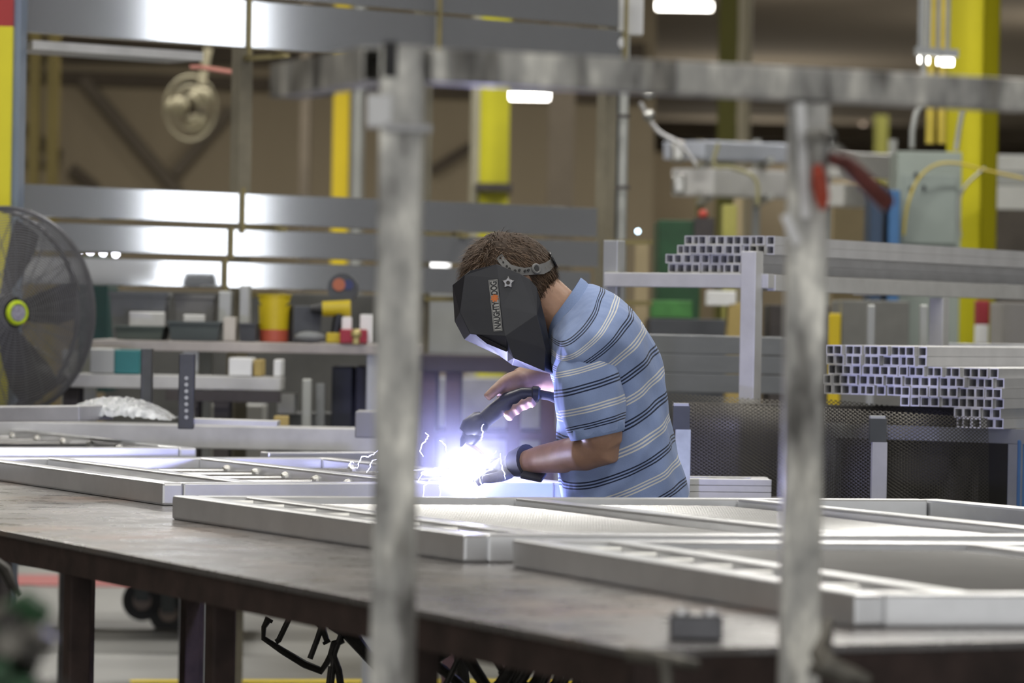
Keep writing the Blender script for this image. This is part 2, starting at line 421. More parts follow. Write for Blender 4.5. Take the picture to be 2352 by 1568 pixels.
# ================================================================ GATES (aluminium frames)
def gate(O, u, v, Lu, Lv, H, railsv, rungs, pick, meshes, label, name='aluminium_gate', cross=(), scallop=None):
    """O near-left bottom corner; u along the long rails (away), v along the cross rails"""
    T = .0508
    root = thing(name, label, 'gate', tuple(O))
    def P(a, b, z): p = O+u*a+v*b; return V((p.x, p.y, O.z+z))
    n = V((0, 0, 1))
    zc = H/2
    for k, (b, nm) in enumerate(railsv):
        mb = MB(); mb.bar(P(0 if k in (0, len(railsv)-1) else T, b+T/2, zc), P(Lu if k in (0, len(railsv)-1) else Lu-T, b+T/2, zc), T, H)
        mb.build('long_rail', ALU_GATE, root, smooth=False, bevel=.006)
    bl = railsv[-1][0]
    for a in (0, Lu-T)+tuple(cross):
        mb = MB(); mb.bar(P(a+T/2, T, zc), P(a+T/2, bl, zc), T, H)
        mb.build('cross_rail', ALU_GATE, root, smooth=False, bevel=.004)
    # weld beads at corners
    for (b0, b1, step, w, dz) in rungs:
        k = 0; a = step
        while a < Lu-step*.5:
            mb = MB(); mb.tube([P(a, b0+.012, zc+dz), P(a, b1, zc+dz)], w*.62, 10)
            rg_ = mb.build('rung', MATS['whitened_rod'], root)
            mb = MB(); mb.tube([P(a, b0, zc+dz-.001), P(a, b0+.013, zc+dz-.001)], w*.66, 8); mb.build('rung_end', STEEL_DARK, rg_)
            a += step
    for (b0, b1, step, w) in pick:
        a = step
        while a < Lu-step*.6:
            mb = MB(); mb.tube([P(a, b0, zc), P(a, b1, zc)], w/2, 8)
            mb.build('picket', MATS['satin_bright'], root)
            q = P(a, b1-.002, zc); mb = MB(); mb.ball(q, w*1.15, 8, 6, (1, 1, 1)); mb.build('weld_bead', MATS['weld_bead'], root)
            a += step
    for (b0, b1, a0, a1) in meshes:
        mb = MB(); ca, cb = .0125, .030; na = int((a1-a0)/ca); nb = int((b1-b0)/cb)
        for i in range(na):
            for j in range(nb):
                a = a0+(i+.5)*ca; b = b0+(j+.5)*cb; zz = zc+.008+.0015*math.sin(i*.07+j*.11)
                for sg in (1, -1):
                    for half in (0, 1):
                        qa_ = a-sg*ca*.5*(1-half)+0; qb_ = b-cb*.5+half*cb*.5
                        ea = a+sg*ca*.5*half; 
                        pa = P(a-(ca*.5*sg if half == 0 else 0), b-cb*.5 if half == 0 else b, zz)
                        pb = P(a if half == 0 else a-ca*.5*sg, b if half == 0 else b+cb*.5, zz)
                        up_ = u*.0015+V((0, 0, .0015))
                        o_ = len(mb.v); mb.v += [pa-up_, pb-up_, pb+up_, pa+up_]; mb.f.append((o_, o_+1, o_+2, o_+3))
        mb.build('mesh_panel', MATS['mesh_strand'], root, smooth=False, fix=False)
    return root, P
mat('whitened_rod', (.90, .90, .88), .30, .25, .03, 10)  # rungs whitened to stand for the ceiling lamp highlights
mat('mesh_strand', (.50, .50, .50), .22, .6, .05, 10)
mat('satin_bright', (.72, .72, .73), .22, 1, .05, 10)
mat('weld_bead', (.6, .6, .58), .25, 1, .3, 120, bump=.3)
# gate the man is welding (behind, left)
O1 = PZ(372, 1161, ZT)
g1, G1 = gate(O1, U, VV, 1.5, 1.02, .0508, [(0, 0), (.20, 0), (.62, 0), (.97, 0)], [(.05, .20, .20, .012, -.002)], [(.25, .62, .205, .014), (.67, .97, .205, .014)], [],
     'aluminium gate with straight pickets under the welding arc, left of the striped shirt')
# gate 2
O2 = PZ(1062, 1292, ZT); A2 = PZ(392, 1192, ZT)
u2 = (A2-O2); L2 = u2.length; u2.normalize()
v2 = V((math.cos(math.radians(16)), math.sin(math.radians(16)), 0))
g2, G2 = gate(O2, u2, v2, L2, 1.72, .050, [(0, 0), (.135, 0), (.72, 0), (1.22, 0), (1.67, 0)], [(.05, .135, .165, .013, .012)], [], [(.185, .72, .05, L2-.05), (.77, 1.22, .05, L2-.05)],
     'aluminium gate with mesh infill and short rungs in the middle of the table')
# gate 3
O3 = PZ(1958, 1441, ZT); A3 = PZ(1172, 1301, ZT)
u3 = (A3-O3); L3 = u3.length; u3.normalize()
v3 = V((math.cos(math.radians(12)), math.sin(math.radians(12)), 0))
O3.z += .0505; A3.z += .0505
O3 = PZ(1958, 1441, ZT); 
g3, G3 = gate(O3, u3, v3, L3, 1.2, .048, [(0, 0), (.15, 0), (.8, 0), (1.2, 0)], [(.05, .15, .150, .013, .010)], [], [(.20, .8, .05, L3-.05)],
     'nearest aluminium gate with mesh infill, rounded corner beside the loose steel block')
# rearmost gate at left on second table
O4 = PZ(452, 1028, ZT+.0655)-VV*1.0; O4.z = ZT+.0185
g4, G4 = gate(O4, U, VV, 2.0, 1.0, .047, [(0, 0), (.95, 0)], [], [(.05, .95, .25, .014)], [],
     'thin aluminium gate frame at the back left, lying on the far table', name='aluminium_gate')
# wide channel lying on second table
o_a = PZ(-60, 1000, ZT+.02); 
mb = MB(); p0 = PY(-80, 985, 11.95); p1 = PY(880, 1004, 11.8); p0.z = p1.z = Z2+.0365
mb.bar(p0, p1, .15, .072)
o = mb.build('aluminium_channel', ALU_PALE, smooth=False, bevel=.003); tag(o, 'wide flat aluminium channel lying behind the picketed gate at left', 'metal channel')
mb = MB(); q0 = PY(607, 1029, 10.55); q1 = PY(880, 1027, 10.75); q0.z = q1.z = Z2+.0185; mb.bar(q0, q1, .05, .036)
o = mb.build('aluminium_bar', ALU_GATE, smooth=False, bevel=.003); tag(o, 'short aluminium bar just beyond the picketed gate, left of the rack post', 'metal bar')
# stack of frames right of the man
for k in range(3):
    mb = MB(); z = ZT-.012+.001+.0165*k
    a = PY(1545, 1150, 9.62); b = PY(1766, 1150, 9.72)
    for (q0, q1) in ((V((.37, 9.66, 0)), V((b.x, 9.7, 0))), (V((.37, 9.80, 0)), V((b.x, 9.84, 0)))):
        mb.bar(V((q0.x, q0.y, z+.008)), V((q1.x, q1.y, z+.008)), .045, .0155)
    mb.bar(V((b.x-.022, 9.725, z+.008)), V((b.x-.022, 9.815, z+.008)), .045, .0155); mb.bar(V((.39, 9.69, z+.008)), V((.39, 9.775, z+.008)), .045, .0155)
    o = mb.build('small_gate', ALU_PALE, smooth=False, bevel=.001)
    tag(o, ['small aluminium frame at the bottom of the stack behind the shirt', 'small aluminium frame in the middle of the stack behind the shirt', 'small aluminium frame topmost of the stack behind the shirt'][k], 'frame', 'small frames stacked behind the welder')
mb = MB(); mb.bar(PY(1560, 1101, 9.95), PY(1706, 1109, 9.72), .02, .006); o = mb.build('flat_bar', ALU_PALE, smooth=False); tag(o, 'thin flat aluminium bar lying on the frame stack behind the shirt', 'metal bar')
# steel block on the near table edge
bl = thing('steel_block', 'small square steel block standing at the near table edge', 'metal block', tuple(PZ(1598, 1465, ZT)))
mb = MB(); pbox(mb, 1538, 1408, 1660, 1465, 5.15, .05); b0 = min(v.z for v in mb.v)
for v in mb.v: v.z += ZT+.0006-b0
mb.build('body', mat('blued_steel', (.13, .13, .14), .35, .8, .1, 20), bl, smooth=False, bevel=.003)
for x in (1565, 1632):
    p = PY(x, 1405, 5.175); mb = MB(); mb.tube([V((p.x, p.y, ZT+.03)), V((p.x, p.y, ZT+.040))], .011, 12); mb.build('bolt_head', MATS['satin_bright'], bl)

# ================================================================ FOREGROUND RACK FRAME
fr = thing('tube_rack', 'scuffed aluminium square-tube rack standing across the foreground', 'rack', (-.1, 4.75, 0))
Yp = 4.72
def vert(px, py, Y):
    return PY(px, py, Y)
t0 = PY(930, 104, Yp); zt = t0.z
lp = V((t0.x-.002, t0.y, 0))
POSTW = .0545
mb = MB(); mb.bar(V((lp.x, lp.y, 0)), V((lp.x, lp.y, zt-.002)), POSTW, POSTW, up=V((0, 1, 0)))
mb.build('post', POST, fr, smooth=False, bevel=.004)
q = PY(1856, 300, 4.98); rp = V((q.x, q.y, 0))
rz1 = PY(2352, 221, 5.2)
def railz(x):   # rail centre height
    return PY(1175, 152, 4.8).z
rd = V((rp.x-lp.x, rp.y-lp.y, 0)).normalized()
zr = zt-.024
mb = MB(); mb.bar(V((lp.x, lp.y, zr))+rd*.028, V((lp.x, lp.y, zr))+rd*1.45, .05, .042)
mb.build('top_rail', POST, fr, smooth=False, bevel=.003)
mb = MB(); mb.bar(V((rp.x, rp.y, 0))-rd.cross(V((0, 0, 1)))*0.0, V((rp.x, rp.y, zr-.0235)), .0515, .0515, up=V((0, 1, 0)))
mb.build('post', POST, fr, smooth=False, bevel=.004)
ud = V((-.13, .35, 0)).normalized()
s0 = V((lp.x, lp.y, zr))+V((-.026, .0, 0))
mb = MB(); mb.htube(s0+ud*.012, s0+ud*.40, .044, .044, .003); mb.build('end_rail', POST, fr, smooth=False)
p = PY(899, 128, Yp-.03); mb = MB(); mb.box((p.x-.010, p.y-.003, p.z-.026), (p.x+.007, p.y+.01, p.z+.018)); mb.build('dark_gap', BLACKR, fr, smooth=False, bevel=.002)  # dark box drawn in for the black gap beside the post
p = PY(872, 256, Yp-.01); mb = MB(); mb.box((p.x-.016, p.y-.02, p.z-.021), (p.x+.016, p.y+.004, p.z+.021)); mb.build('bracket_tab', ALU_PALE, fr, smooth=False, bevel=.002)
p = PY(928, 292, Yp-.03); mb = MB(); mb.box((p.x-.024, p.y-.008, p.z-.006), (p.x+.034, p.y+.006, p.z+.004)); mb.build('lug', ALU_DULL, fr, smooth=False, bevel=.002)
mb = MB(); mb.bar(PY(1838, 236, 4.93), PY(1850, 500, 4.93), .012, .006, up=V((0, 1, 0))); mb.build('side_strip', ALU_PALE, fr, smooth=False)
mb = MB(); mb.bar(PY(1802, 492, 4.93), PY(1832, 560, 4.93), .012, .006, up=V((0, 1, 0))); mb.build('weld_tab', ALU_PALE, fr, smooth=False)

# locking pliers hanging on right post
def pl(name, label, pts_j, pts_g, gm, Y):
    t = thing(name, label, 'pliers', tuple(PY(pts_j[0][0], pts_j[0][1], Y)), 'locking pliers clamped on the rack post')
    mb = MB(); mb.tube([PY(x, y, Y) for x, y, r in pts_j], [r for x, y, r in pts_j], 8, flat=.6); mb.build('jaw', MATS['dull_chrome'], t)
    mb = MB(); mb.tube([PY(x, y, Y-.004) for x, y, r in pts_g], [r for x, y, r in pts_g], 10, flat=.7); mb.build('grip', gm, t)
    return t
mat('dull_chrome', (.5, .5, .48), .35, .9, .2, 20)
t = pl('locking_pliers', 'locking pliers with bright red grip hanging down the rack post', [(1880, 300, .012), (1884, 340, .016), (1886, 385, .012)], [(1878, 378, .010), (1882, 420, .016), (1888, 455, .014), (1890, 482, .007)], REDG, 4.90)
mb = MB(); mb.tube([PY(1858, 318, 4.90), PY(1884, 312, 4.89), PY(1906, 318, 4.90)], .011, 8); mb.build('lower_jaw', MATS['dull_chrome'], t)
t = pl('locking_pliers', 'locking pliers with dark brown grip sticking out right of the rack post', [(1900, 322, .007), (1925, 350, .011), (1910, 375, .010)], [(1903, 362, .012), (1945, 372, .0165), (1985, 415, .0175), (2020, 450, .0175), (2043, 475, .015)], BRNG, 4.90)
mb = MB(); mb.tube([PY(1925, 335, 4.9), PY(1965, 375, 4.9), PY(2000, 410, 4.9)], .003, 6); mb.build('release_lever', MATS['dull_chrome'], t)
mb = MB(); mb.tube([PY(1902, 318, 4.895), PY(1915, 320, 4.895)], .008, 10); mb.build('adjusting_screw', BLACKP, t)
# clamp foot by right post
t = thing('c_clamp', 'rusty clamp gripping the foot of the right rack post at the table edge', 'clamp', tuple(PZ(1905, 1510, ZT-.03)))
mb = MB(); mb.tube([PY(1902, 1425, 4.86), PY(1898, 1460, 4.83), PY(1885, 1500, 4.82), PY(1900, 1530, 4.8), PY(1950, 1545, 4.8), PY(1998, 1562, 4.8)], [.006, .009, .014, .016, .011, .007], 8)
mb.build('frame', mat('greasy_steel', (.16, .15, .13), .45, .6, .4, 40), t)
mb = MB(); mb.tube([PY(1860, 1535, 4.8), PY(1930, 1555, 4.8), PY(1965, 1600, 4.8)], .007, 8); mb.build('screw', MATS['greasy_steel'], t)
t = thing('c_clamp', 'greasy clamp hanging below the steel block under the table edge', 'clamp', tuple(PY(1520, 1520, 4.9)))
mb = MB(); mb.tube([PY(1440, 1500, 4.9), PY(1500, 1508, 4.88), PY(1560, 1520, 4.88), PY(1600, 1526, 4.9)], [.010, .009, .008, .006], 8)
mb.tube([PY(1525, 1512, 4.88), PY(1530, 1560, 4.88), PY(1532, 1640, 4.88)], [.010, .008, .008], 8)
mb.build('frame', MATS['greasy_steel'], t)

# ================================================================ CLAMPS UNDER THE TABLE
def cclamp(name, label, pts, r, Y, screw=None, handle=None, grp='clamps hanging under the table'):
    if Y > 7: r = [x*1.38 for x in r]
    t = thing(name, label, 'clamp', tuple(PY(pts[0][0], pts[0][1], Y)), grp)
    mb = MB(); mb.tube([PY(x, y, Y) for x, y in pts], r, 8, flat=.7); mb.build('frame', CLAMP, t)
    if screw:
        mb = MB(); mb.tube([PY(x, y, Y-.005) for x, y in screw], .0062 if Y > 7 else .0045, 8); mb.build('screw', CLAMP, t)
    if handle:
        mb = MB(); mb.tube([PY(x, y, Y-.01) for x, y in handle], .0042, 6); mb.build('handle', CLAMP, t)
    return t
cclamp('bar_clamp', 'curved black bar clamp hanging lowest, left of the near rack post', [(618, 1420), (606, 1440), (605, 1465), (650, 1495), (700, 1525), (738, 1540), (752, 1520), (765, 1490)], [.009, .006, .006, .008, .009, .009, .007, .006], 8.37, [(668, 1412), (640, 1470), (634, 1474)], [(612, 1420), (626, 1428)])
cclamp('bar_clamp', 'black clamp arm with forked tip hanging from the table edge', [(715, 1415), (740, 1440), (752, 1475)], [.007, .008, .006], 8.23, [(745, 1420), (728, 1470), (712, 1512)], [(742, 1478), (758, 1470)])
cclamp('bar_clamp', 'thick black bar slanting down behind the near rack post', [(760, 1430), (800, 1450), (840, 1500), (880, 1545)], [.014, .018, .013, .012], 8.10, [(790, 1440), (768, 1500), (760, 1580)])
cclamp('c_clamp', 'black c-clamp with rounded back at the foot of the bar clamp', [(790, 1470), (768, 1478), (762, 1500), (778, 1540), (785, 1590)], [.006, .009, .009, .008, .008], 8.10, [(760, 1530), (752, 1600)])
cclamp('c_clamp', 'fat black c-clamp body just right of the near rack post', [(985, 1470), (1010, 1480), (1018, 1500), (1000, 1515), (975, 1500)], [.02, .02, .016, .012, .01], 7.83, [(960, 1480), (975, 1600)])
cclamp('bar_clamp', 'straight black bar crossing in an X right of the rack post', [(965, 1500), (1020, 1540), (1090, 1600)], [.010, .011, .010], 7.83)
cclamp('bar_clamp', 'long black bar slanting down right below the apron', [(1045, 1470), (1080, 1520), (1125, 1590)], [.013, .013, .012], 7.70, [(1055, 1510), (1020, 1580)])
cclamp('bar_clamp', 'upright black bar behind the slanting ones below the apron', [(1050, 1470), (1060, 1530), (1068, 1600)], [.012, .014, .014], 7.97)
cclamp('c_clamp', 'black clamp jaw dangling by a thin screw below the apron', [(1090, 1485), (1125, 1498), (1142, 1520), (1152, 1540)], [.006, .007, .008, .006], 7.70, [(1150, 1540), (1157, 1560)])
cclamp('c_clamp', 'black rounded clamp knob below the apron mid-table', [(1170, 1512), (1176, 1530), (1160, 1555), (1135, 1590)], [.011, .013, .013, .012], 7.56, [(1195, 1500), (1210, 1530), (1185, 1570)])
rnd = random.Random(3)
for k in range(9):
    x = 1180+k*42; y = 1505+k*6
    cclamp('c_clamp', ['black c-clamp in the crowded row, closest to mid-table', 'second black c-clamp in the crowded row below the apron', 'third black c-clamp in the crowded row below the apron', 'fourth black c-clamp in the crowded row below the apron', 'black c-clamp in the middle of the crowded row below the apron', 'black c-clamp just right of the middle of the crowded row', 'third-from-last black c-clamp in the crowded row', 'next-to-last black c-clamp of the crowded row by the table corner', 'last black c-clamp of the row beneath the table corner'][k],
        [(x+rnd.uniform(-5, 10), y-8), (x+25, y+20), (x+rnd.uniform(0, 18), y+50), (x-20, y+90)], [.008, .010, .011, .010], 7.7-.05*k,
        [(x+15, y-5), (x-15+rnd.uniform(-10, 10), y+60)], [(x-22, y+56), (x+2, y+64)])

# ================================================================ THE WELDER
YM = 8.80
def P8(px, py, dy=0.0): return PY(px, py, YM-dy)
def spow(x, p): return math.copysign(abs(x)**p, x)
def tring(Fp, Bp, hw, sag=0, Yc=YM, n=48, sq=.85, wr=None):
    f = PY(Fp[0], Fp[1], Yc); b = PY(Bp[0], Bp[1], Yc); c = (f+b)/2; ax = (f-b)/2
    out = []
    for k in range(n):
        t = 2*math.pi*k/n; C_, S_ = spow(math.cos(t), sq), spow(math.sin(t), sq)
        p = c+ax*C_+V((0, -hw, 0))*S_+V((0, 0, -sag*Yc/F*abs(math.sin(t))**1.5))
        if wr: p += V((0, 0, 0))
        out.append(p)
    return out
def interp_rows(rows, per):
    """Catmull-Rom on tuples of numbers"""
    out = []
    R = [rows[0]]+rows+[rows[-1]]
    for i in range(1, len(R)-2):
        for k in range(per):
            t = k/per; q = []
            for a, b, c, d in zip(R[i-1], R[i], R[i+1], R[i+2]):
                q.append(.5*((2*b)+(-a+c)*t+(2*a-5*b+4*c-d)*t*t+(-a+3*b-3*c+d)*t*t*t))
            out.append(q)
    out.append(list(rows[-1])); return out
man = thing('person', 'person in blue striped polo shirt and black welding helmet, bending over the gate and welding', 'person', (P8(1440, 1150).x, YM, 0))
#      Fx    Fy    Bx    By   hw   sag  v   (hem to collar)
T = [(1292, 1330, 1600, 1255, .19, 15, -3.6),
     (1293, 1295, 1592, 1205, .19, 20, -2.6),
     (1294, 1255, 1585, 1155, .185, 24, -1.4),
     (1295, 1195, 1571, 1098, .175, 26, 0),
     (1292, 1150, 1560, 1050, .17, 28, 1),
     (1288, 1105, 1550, 1004, .168, 32, 2),
     (1284, 1056, 1541, 953, .168, 34, 3),
     (1280, 1000, 1531, 898, .172, 36, 4),
     (1275, 950, 1520, 847, .178, 38, 5),
     (1271, 905, 1503, 798, .188, 40, 6),
     (1268, 868, 1480, 747, .206, 44, 7),
     (1266, 835, 1452, 706, .226, 50, 8),
     (1264, 800, 1418, 676, .226, 60, 9),
     (1264, 768, 1384, 660, .200, 56, 10),
     (1266, 745, 1358, 652, .120, 34, 11),
     (1268, 735, 1346, 652, .085, 20, 11.6)]
rows = interp_rows(T, 4)
def shirt_rings(rows, d=0):
    rr = []
    for i, (fx, fy, bx, by, hw, sag, v) in enumerate(rows):
        ring = tring((fx+d*F/YM, fy), (bx-d*F/YM, by), hw-d, sag, n=64)
        if not d:
            c = sum(ring, V())/len(ring)
            for k, p in enumerate(ring):       # soft cloth folds
                t = 2*math.pi*k/64
                w = .0035*math.sin(3*t+v*.9)+.003*math.sin(7*t-v*1.3)+.0022*math.sin(11*t+2.1*v)
                fold = .007*math.exp(-((v-1.2+2.2*math.cos(t)-.5)/.5)**2)*max(0, math.sin(t))
                dd = (p-c); dd.z = 0
                if v > 10: w *= .4; 
                if dd.length > 1e-5: ring[k] = p+dd.normalized()*(w+fold)
        rr.append(ring)
    return rr
mb = MB(); mb.loft(shirt_rings(rows), [r_[6] for r_ in rows], caps=False)
shirt = mb.build('shirt', SHIRT, man)
sd = shirt.modifiers.new('t', 'SOLIDIFY'); sd.thickness = .002; sd.offset = -1
# near sleeve
SL = [(1304, 812, 1372, 784, .030, 4, 4.2, .13),
      (1298, 820, 1384, 785, .045, 6, 3.95, .145),
      (1287, 832, 1392, 795, .058, 6, 3.7, .153),
      (1278, 850, 1401, 812, .065, 6, 3.3, .158),
      (1274, 878, 1413, 838, .069, 6, 2.55, .165),
      (1277, 914, 1424, 872, .068, 4, 1.8, .172),
      (1290, 950, 1431, 914, .067, 3, 1.0, .175),
      (1304, 985, 1435, 950, .066, 2, .05, .176),
      (1311, 1010, 1436, 984, .065, 0, -.72, .176)]
def sleeve_rings(rows, side):
    rr = []
    for row_ in rows:
        lx, ly, rx, ry, hw, sag, v = row_[:7]
        yc = YM - side*(row_[7] if len(row_) > 7 else .15)
        if side > 0: yc += .012*min(1, max(0, (4.6-v)/3))*0
        ring = tring((lx, ly), (rx, ry), hw, sag, Yc=yc, n=48, sq=1.0)
        c = sum(ring, V())/len(ring)
        for k, p in enumerate(ring):
            t = 2*math.pi*k/48; w = .0025*math.sin(4*t+v*1.7)+.002*math.sin(7*t-v*2.3)
            dd = p-c
            ring[k] = p+dd.normalized()*w
        rr.append(ring)
    return rr
srow = interp_rows(SL, 5)
mb = MB(); mb.loft(sleeve_rings(srow, 1), [r_[6]-(.0 if r_[6] < 3.72 else 20) for r_ in srow], caps=False)
sl = mb.build('sleeve', SHIRT, shirt); sd = sl.modifiers.new('t', 'SOLIDIFY'); sd.thickness = .002; sd.offset = -1
# sleeve hem band
mb = MB(); hr = sleeve_rings([SL[-1], SL[-1]], 1)
hem = []
c = sum(hr[0], V())/48
for dz, sc_ in ((.020, 1.0), (.019, 1.035), (0, 1.035), (-.003, 1.0), (-.002, .97)):
    hem.append([c+(p-c)*sc_+V((-.004*dz/.02, 0, dz)) for p in hr[0]])
mb.loft(hem, caps=False); mb.build('sleeve_hem', SHIRT_PLAIN, shirt)
# far sleeve (reaching forward and down)
fs = [(1300, 720, 1400, 760, .06, 0, 4), (1262, 790, 1370, 830, .07, 0, 3), (1240, 850, 1350, 900, .066, 0, 2), (1262, 880, 1345, 930, .06, 0, 1)]
fs = [(1285, 745, 1380, 735, .05, 6, 4.6), (1277, 800, 1392, 790, .062, 6, 3), (1274, 840, 1396, 850, .062, 6, 2), (1272, 862, 1380, 900, .058, 4, 1)]
mb = MB(); fr_ = interp_rows(fs, 4); mb.loft(sleeve_rings(fr_, -1), [r_[6] for r_ in fr_], caps=False); mb.build('sleeve', SHIRT, shirt)
# collar
mb = MB()
cl = [tring((1268, 748), (1352, 664), .078, 12), tring((1262, 742), (1338, 642), .066, 6), tring((1260, 740), (1334, 637), .067, 4), tring((1258, 750), (1346, 646), .080, 10), tring((1259, 775), (1366, 668), .103, 22), tring((1262, 773), (1363, 670), .098, 22)]
mb.loft(cl, caps=False); mb.build('collar', SHIRT_PLAIN, shirt)
# body (one continuous surface)
mb = MB()
brow = interp_rows(T[1:13], 2)
mb.loft(shirt_rings(brow, .012), caps=True)
hd_f = (cr*-.37+cu*-.93).normalized(); hd_u = (cr*-.93+cu*.37).normalized(); hd_s = V((0, -1, 0))
HM = Matrix((hd_f, hd_s, hd_u)).transposed()
HC = P8(1172, 640)
mb.ball(HC, 1, 24, 16, (.096, .074, .104), HM)                       # skull
mb.ball(HC+hd_f*.045-hd_u*.062, 1, 16, 12, (.055, .052, .06), HM)      # jaw
mb.ball(HC+hd_f*.105-hd_u*.018, 1, 10, 8, (.018, .012, .022), HM)      # nose
for s_ in (-1, 1):
    mb.ball(HC-hd_f*.005-hd_u*.02+hd_s*.076*s_, 1, 10, 8, (.022, .008, .032), HM)   # ears
mb.tube([P8(1215, 655), P8(1248, 680), P8(1290, 722), P8(1335, 775)], [.056, .053, .056, .058], 20)
# near arm
EL = PY(1393, 1028, YM-.172); WR = PY(1196, 1063, 8.83)
mb.tube([PY(1330, 790, YM-.15), PY(1352, 870, YM-.172), PY(1374, 960, YM-.174), PY(1384, 1005, YM-.174), EL], [.045, .05, .052, .047, .038], 18)
mb.tube([PY(1385, 1005, YM-.174), EL, PY(1345, 1038, YM-.14), PY(1290, 1048, YM-.06), PY(1245, 1054, YM-.01), WR, PY(1170, 1068, 8.86)], [.044, .040, .042, .0385, .033, .0245, .024], 18)
# far arm
FE = PY(1315, 905, YM+.2)
mb.tube([PY(1330, 760, YM+.14), PY(1335, 830, YM+.17), FE], [.05, .046, .04], 16)
mb.tube([FE, PY(1268, 872, YM+.2), PY(1228, 866, YM+.18), PY(1192, 874, YM+.15)], [.038, .040, .036, .030], 16)
mb.ball(PY(1176, 884, YM+.135), 1, 14, 10, (.044, .026, .030), Matrix.Rotation(math.radians(-32), 3, 'Y'))     # palm / back of hand
# thumb and fingers of the far hand around the torch
YH = YM+.13
mb.tube([PY(1180, 872, YH), PY(1155, 882, YH-.012), PY(1134, 898, YH-.03), PY(1117, 914, YH-.036)], [.018, .0155, .0125, .0105], 10)
for k, (x, y) in enumerate(((1207, 903), (1190, 909), (1172, 920), (1155, 934))):
    fpt = [(-20, .024), (-2, .034), (20, .026), (29, .0), (16, -.026)]
    mb.tube([PY(x+.55*q, y+.83*q, YM+.105+dy_) for q, dy_ in fpt], [.0115, .011, .0105, .010, .0085], 10)
# legs
for s_ in (-1, 1):
    mb.tube([PY(1450, 1270, YM-s_*.09), V((.26, YM-s_*.11, .52)), V((.30, YM-s_*.12, .10))], [.085, .062, .045], 14)
body = mb.build('body', SKIN, man, remesh=.0042)
# near hand in glove
gl = MB()
GP = PY(1160, 1072, 8.86)
gl.tube([PY(1200, 1062, 8.83), PY(1182, 1066, 8.85), PY(1160, 1074, 8.87), PY(1138, 1080, 8.88)], [.033, .032, .033, .026], 18, flat=.8)
for k, (x, y, yy, L) in enumerate(((1138, 1062, 8.915, 38), (1132, 1070, 8.895, 46), (1128, 1080, 8.872, 46), (1130, 1090, 8.850, 36))):
    gl.tube([PY(x+14, y, yy), PY(x-L*.25, y+2, yy), PY(x-L*.62, y+10, yy), PY(x-L, y+20, yy)], [.0125, .0115, .011, .009], 10)
gl.tube([PY(1172, 1084, 8.84), PY(1150, 1094, 8.82), PY(1128, 1098, 8.82), PY(1110, 1100, 8.83)], [.015, .0135, .012, .010], 10)
gl.build('glove', GLOVE, man, remesh=.003)
mb = MB(); mb.tube([PY(1184, 1064, 8.845), PY(1200, 1060, 8.83), PY(1212, 1058, 8.82)], [.033, .037, .041], 20, flat=.95); c_ = mb.build('glove_cuff', GLOVED, man)
mb = MB(); mb.bar(PY(1200, 1086, 8.80), PY(1250, 1096, 8.79), .05, .012, up=V((0, -.3, 1))); mb.build('cuff_flap', GLOVED, man, smooth=False, bevel=.004)
# trousers and shoes
mb = MB()
mb.loft([tring((1300, 1240), (1585, 1190), .165, 0), tring((1300, 1330), (1590, 1300), .17, 0), ], caps=True)
for s_ in (-1, 1):
    mb.tube([PY(1448, 1270, YM-s_*.088), V((.26, YM-s_*.11, .52)), V((.30, YM-s_*.12, .08))], [.115, .085, .075], 18)
mb.build('trousers', DENIM, man, remesh=.009)
for s_ in (-1, 1):
    mb = MB(); mb.tube([V((.36, YM-s_*.12, .05)), V((.27, YM-s_*.12, .055)), V((.12, YM-s_*.13, .035))], [.045, .05, .035], 12, flat=.9); mb.build('shoe', BLACKR, man)
# hair
mb = MB()
mb.ball(HC-hd_f*.004+hd_u*.004, 1, 40, 26, (.100, .081, .110), HM)
rh = random.Random(5)
base = MB()
for p in mb.v:
    q = p-HC; a, b_, c2 = q.dot(hd_f), q.dot(hd_s), q.dot(hd_u)
hb = MB(); idx = {}
for f in mb.f:
    c2 = sum((mb.v[i] for i in f), V())/len(f)-HC
    a, b_, u_ = c2.dot(hd_f), c2.dot(hd_s), c2.dot(hd_u)
    if a < .02+.25*max(0, u_) and u_ > -.095:
        hb.f.append(f)
hb.v = [p+(p-HC).normalized()*rh.uniform(-.0015, .004) for p in mb.v]
hair = hb.build('hair', mat('dark_hair_roots', (.045, .026, .015), .8, 0, .3, 60), man, fix=False)
bm_ = bmesh.new(); bm_.from_mesh(hair.data); bmesh.ops.delete(bm_, geom=[v for v in bm_.verts if not v.link_faces], context='VERTS'); bm_.to_mesh(hair.data); bm_.free()
mb = MB()
cnt = 0
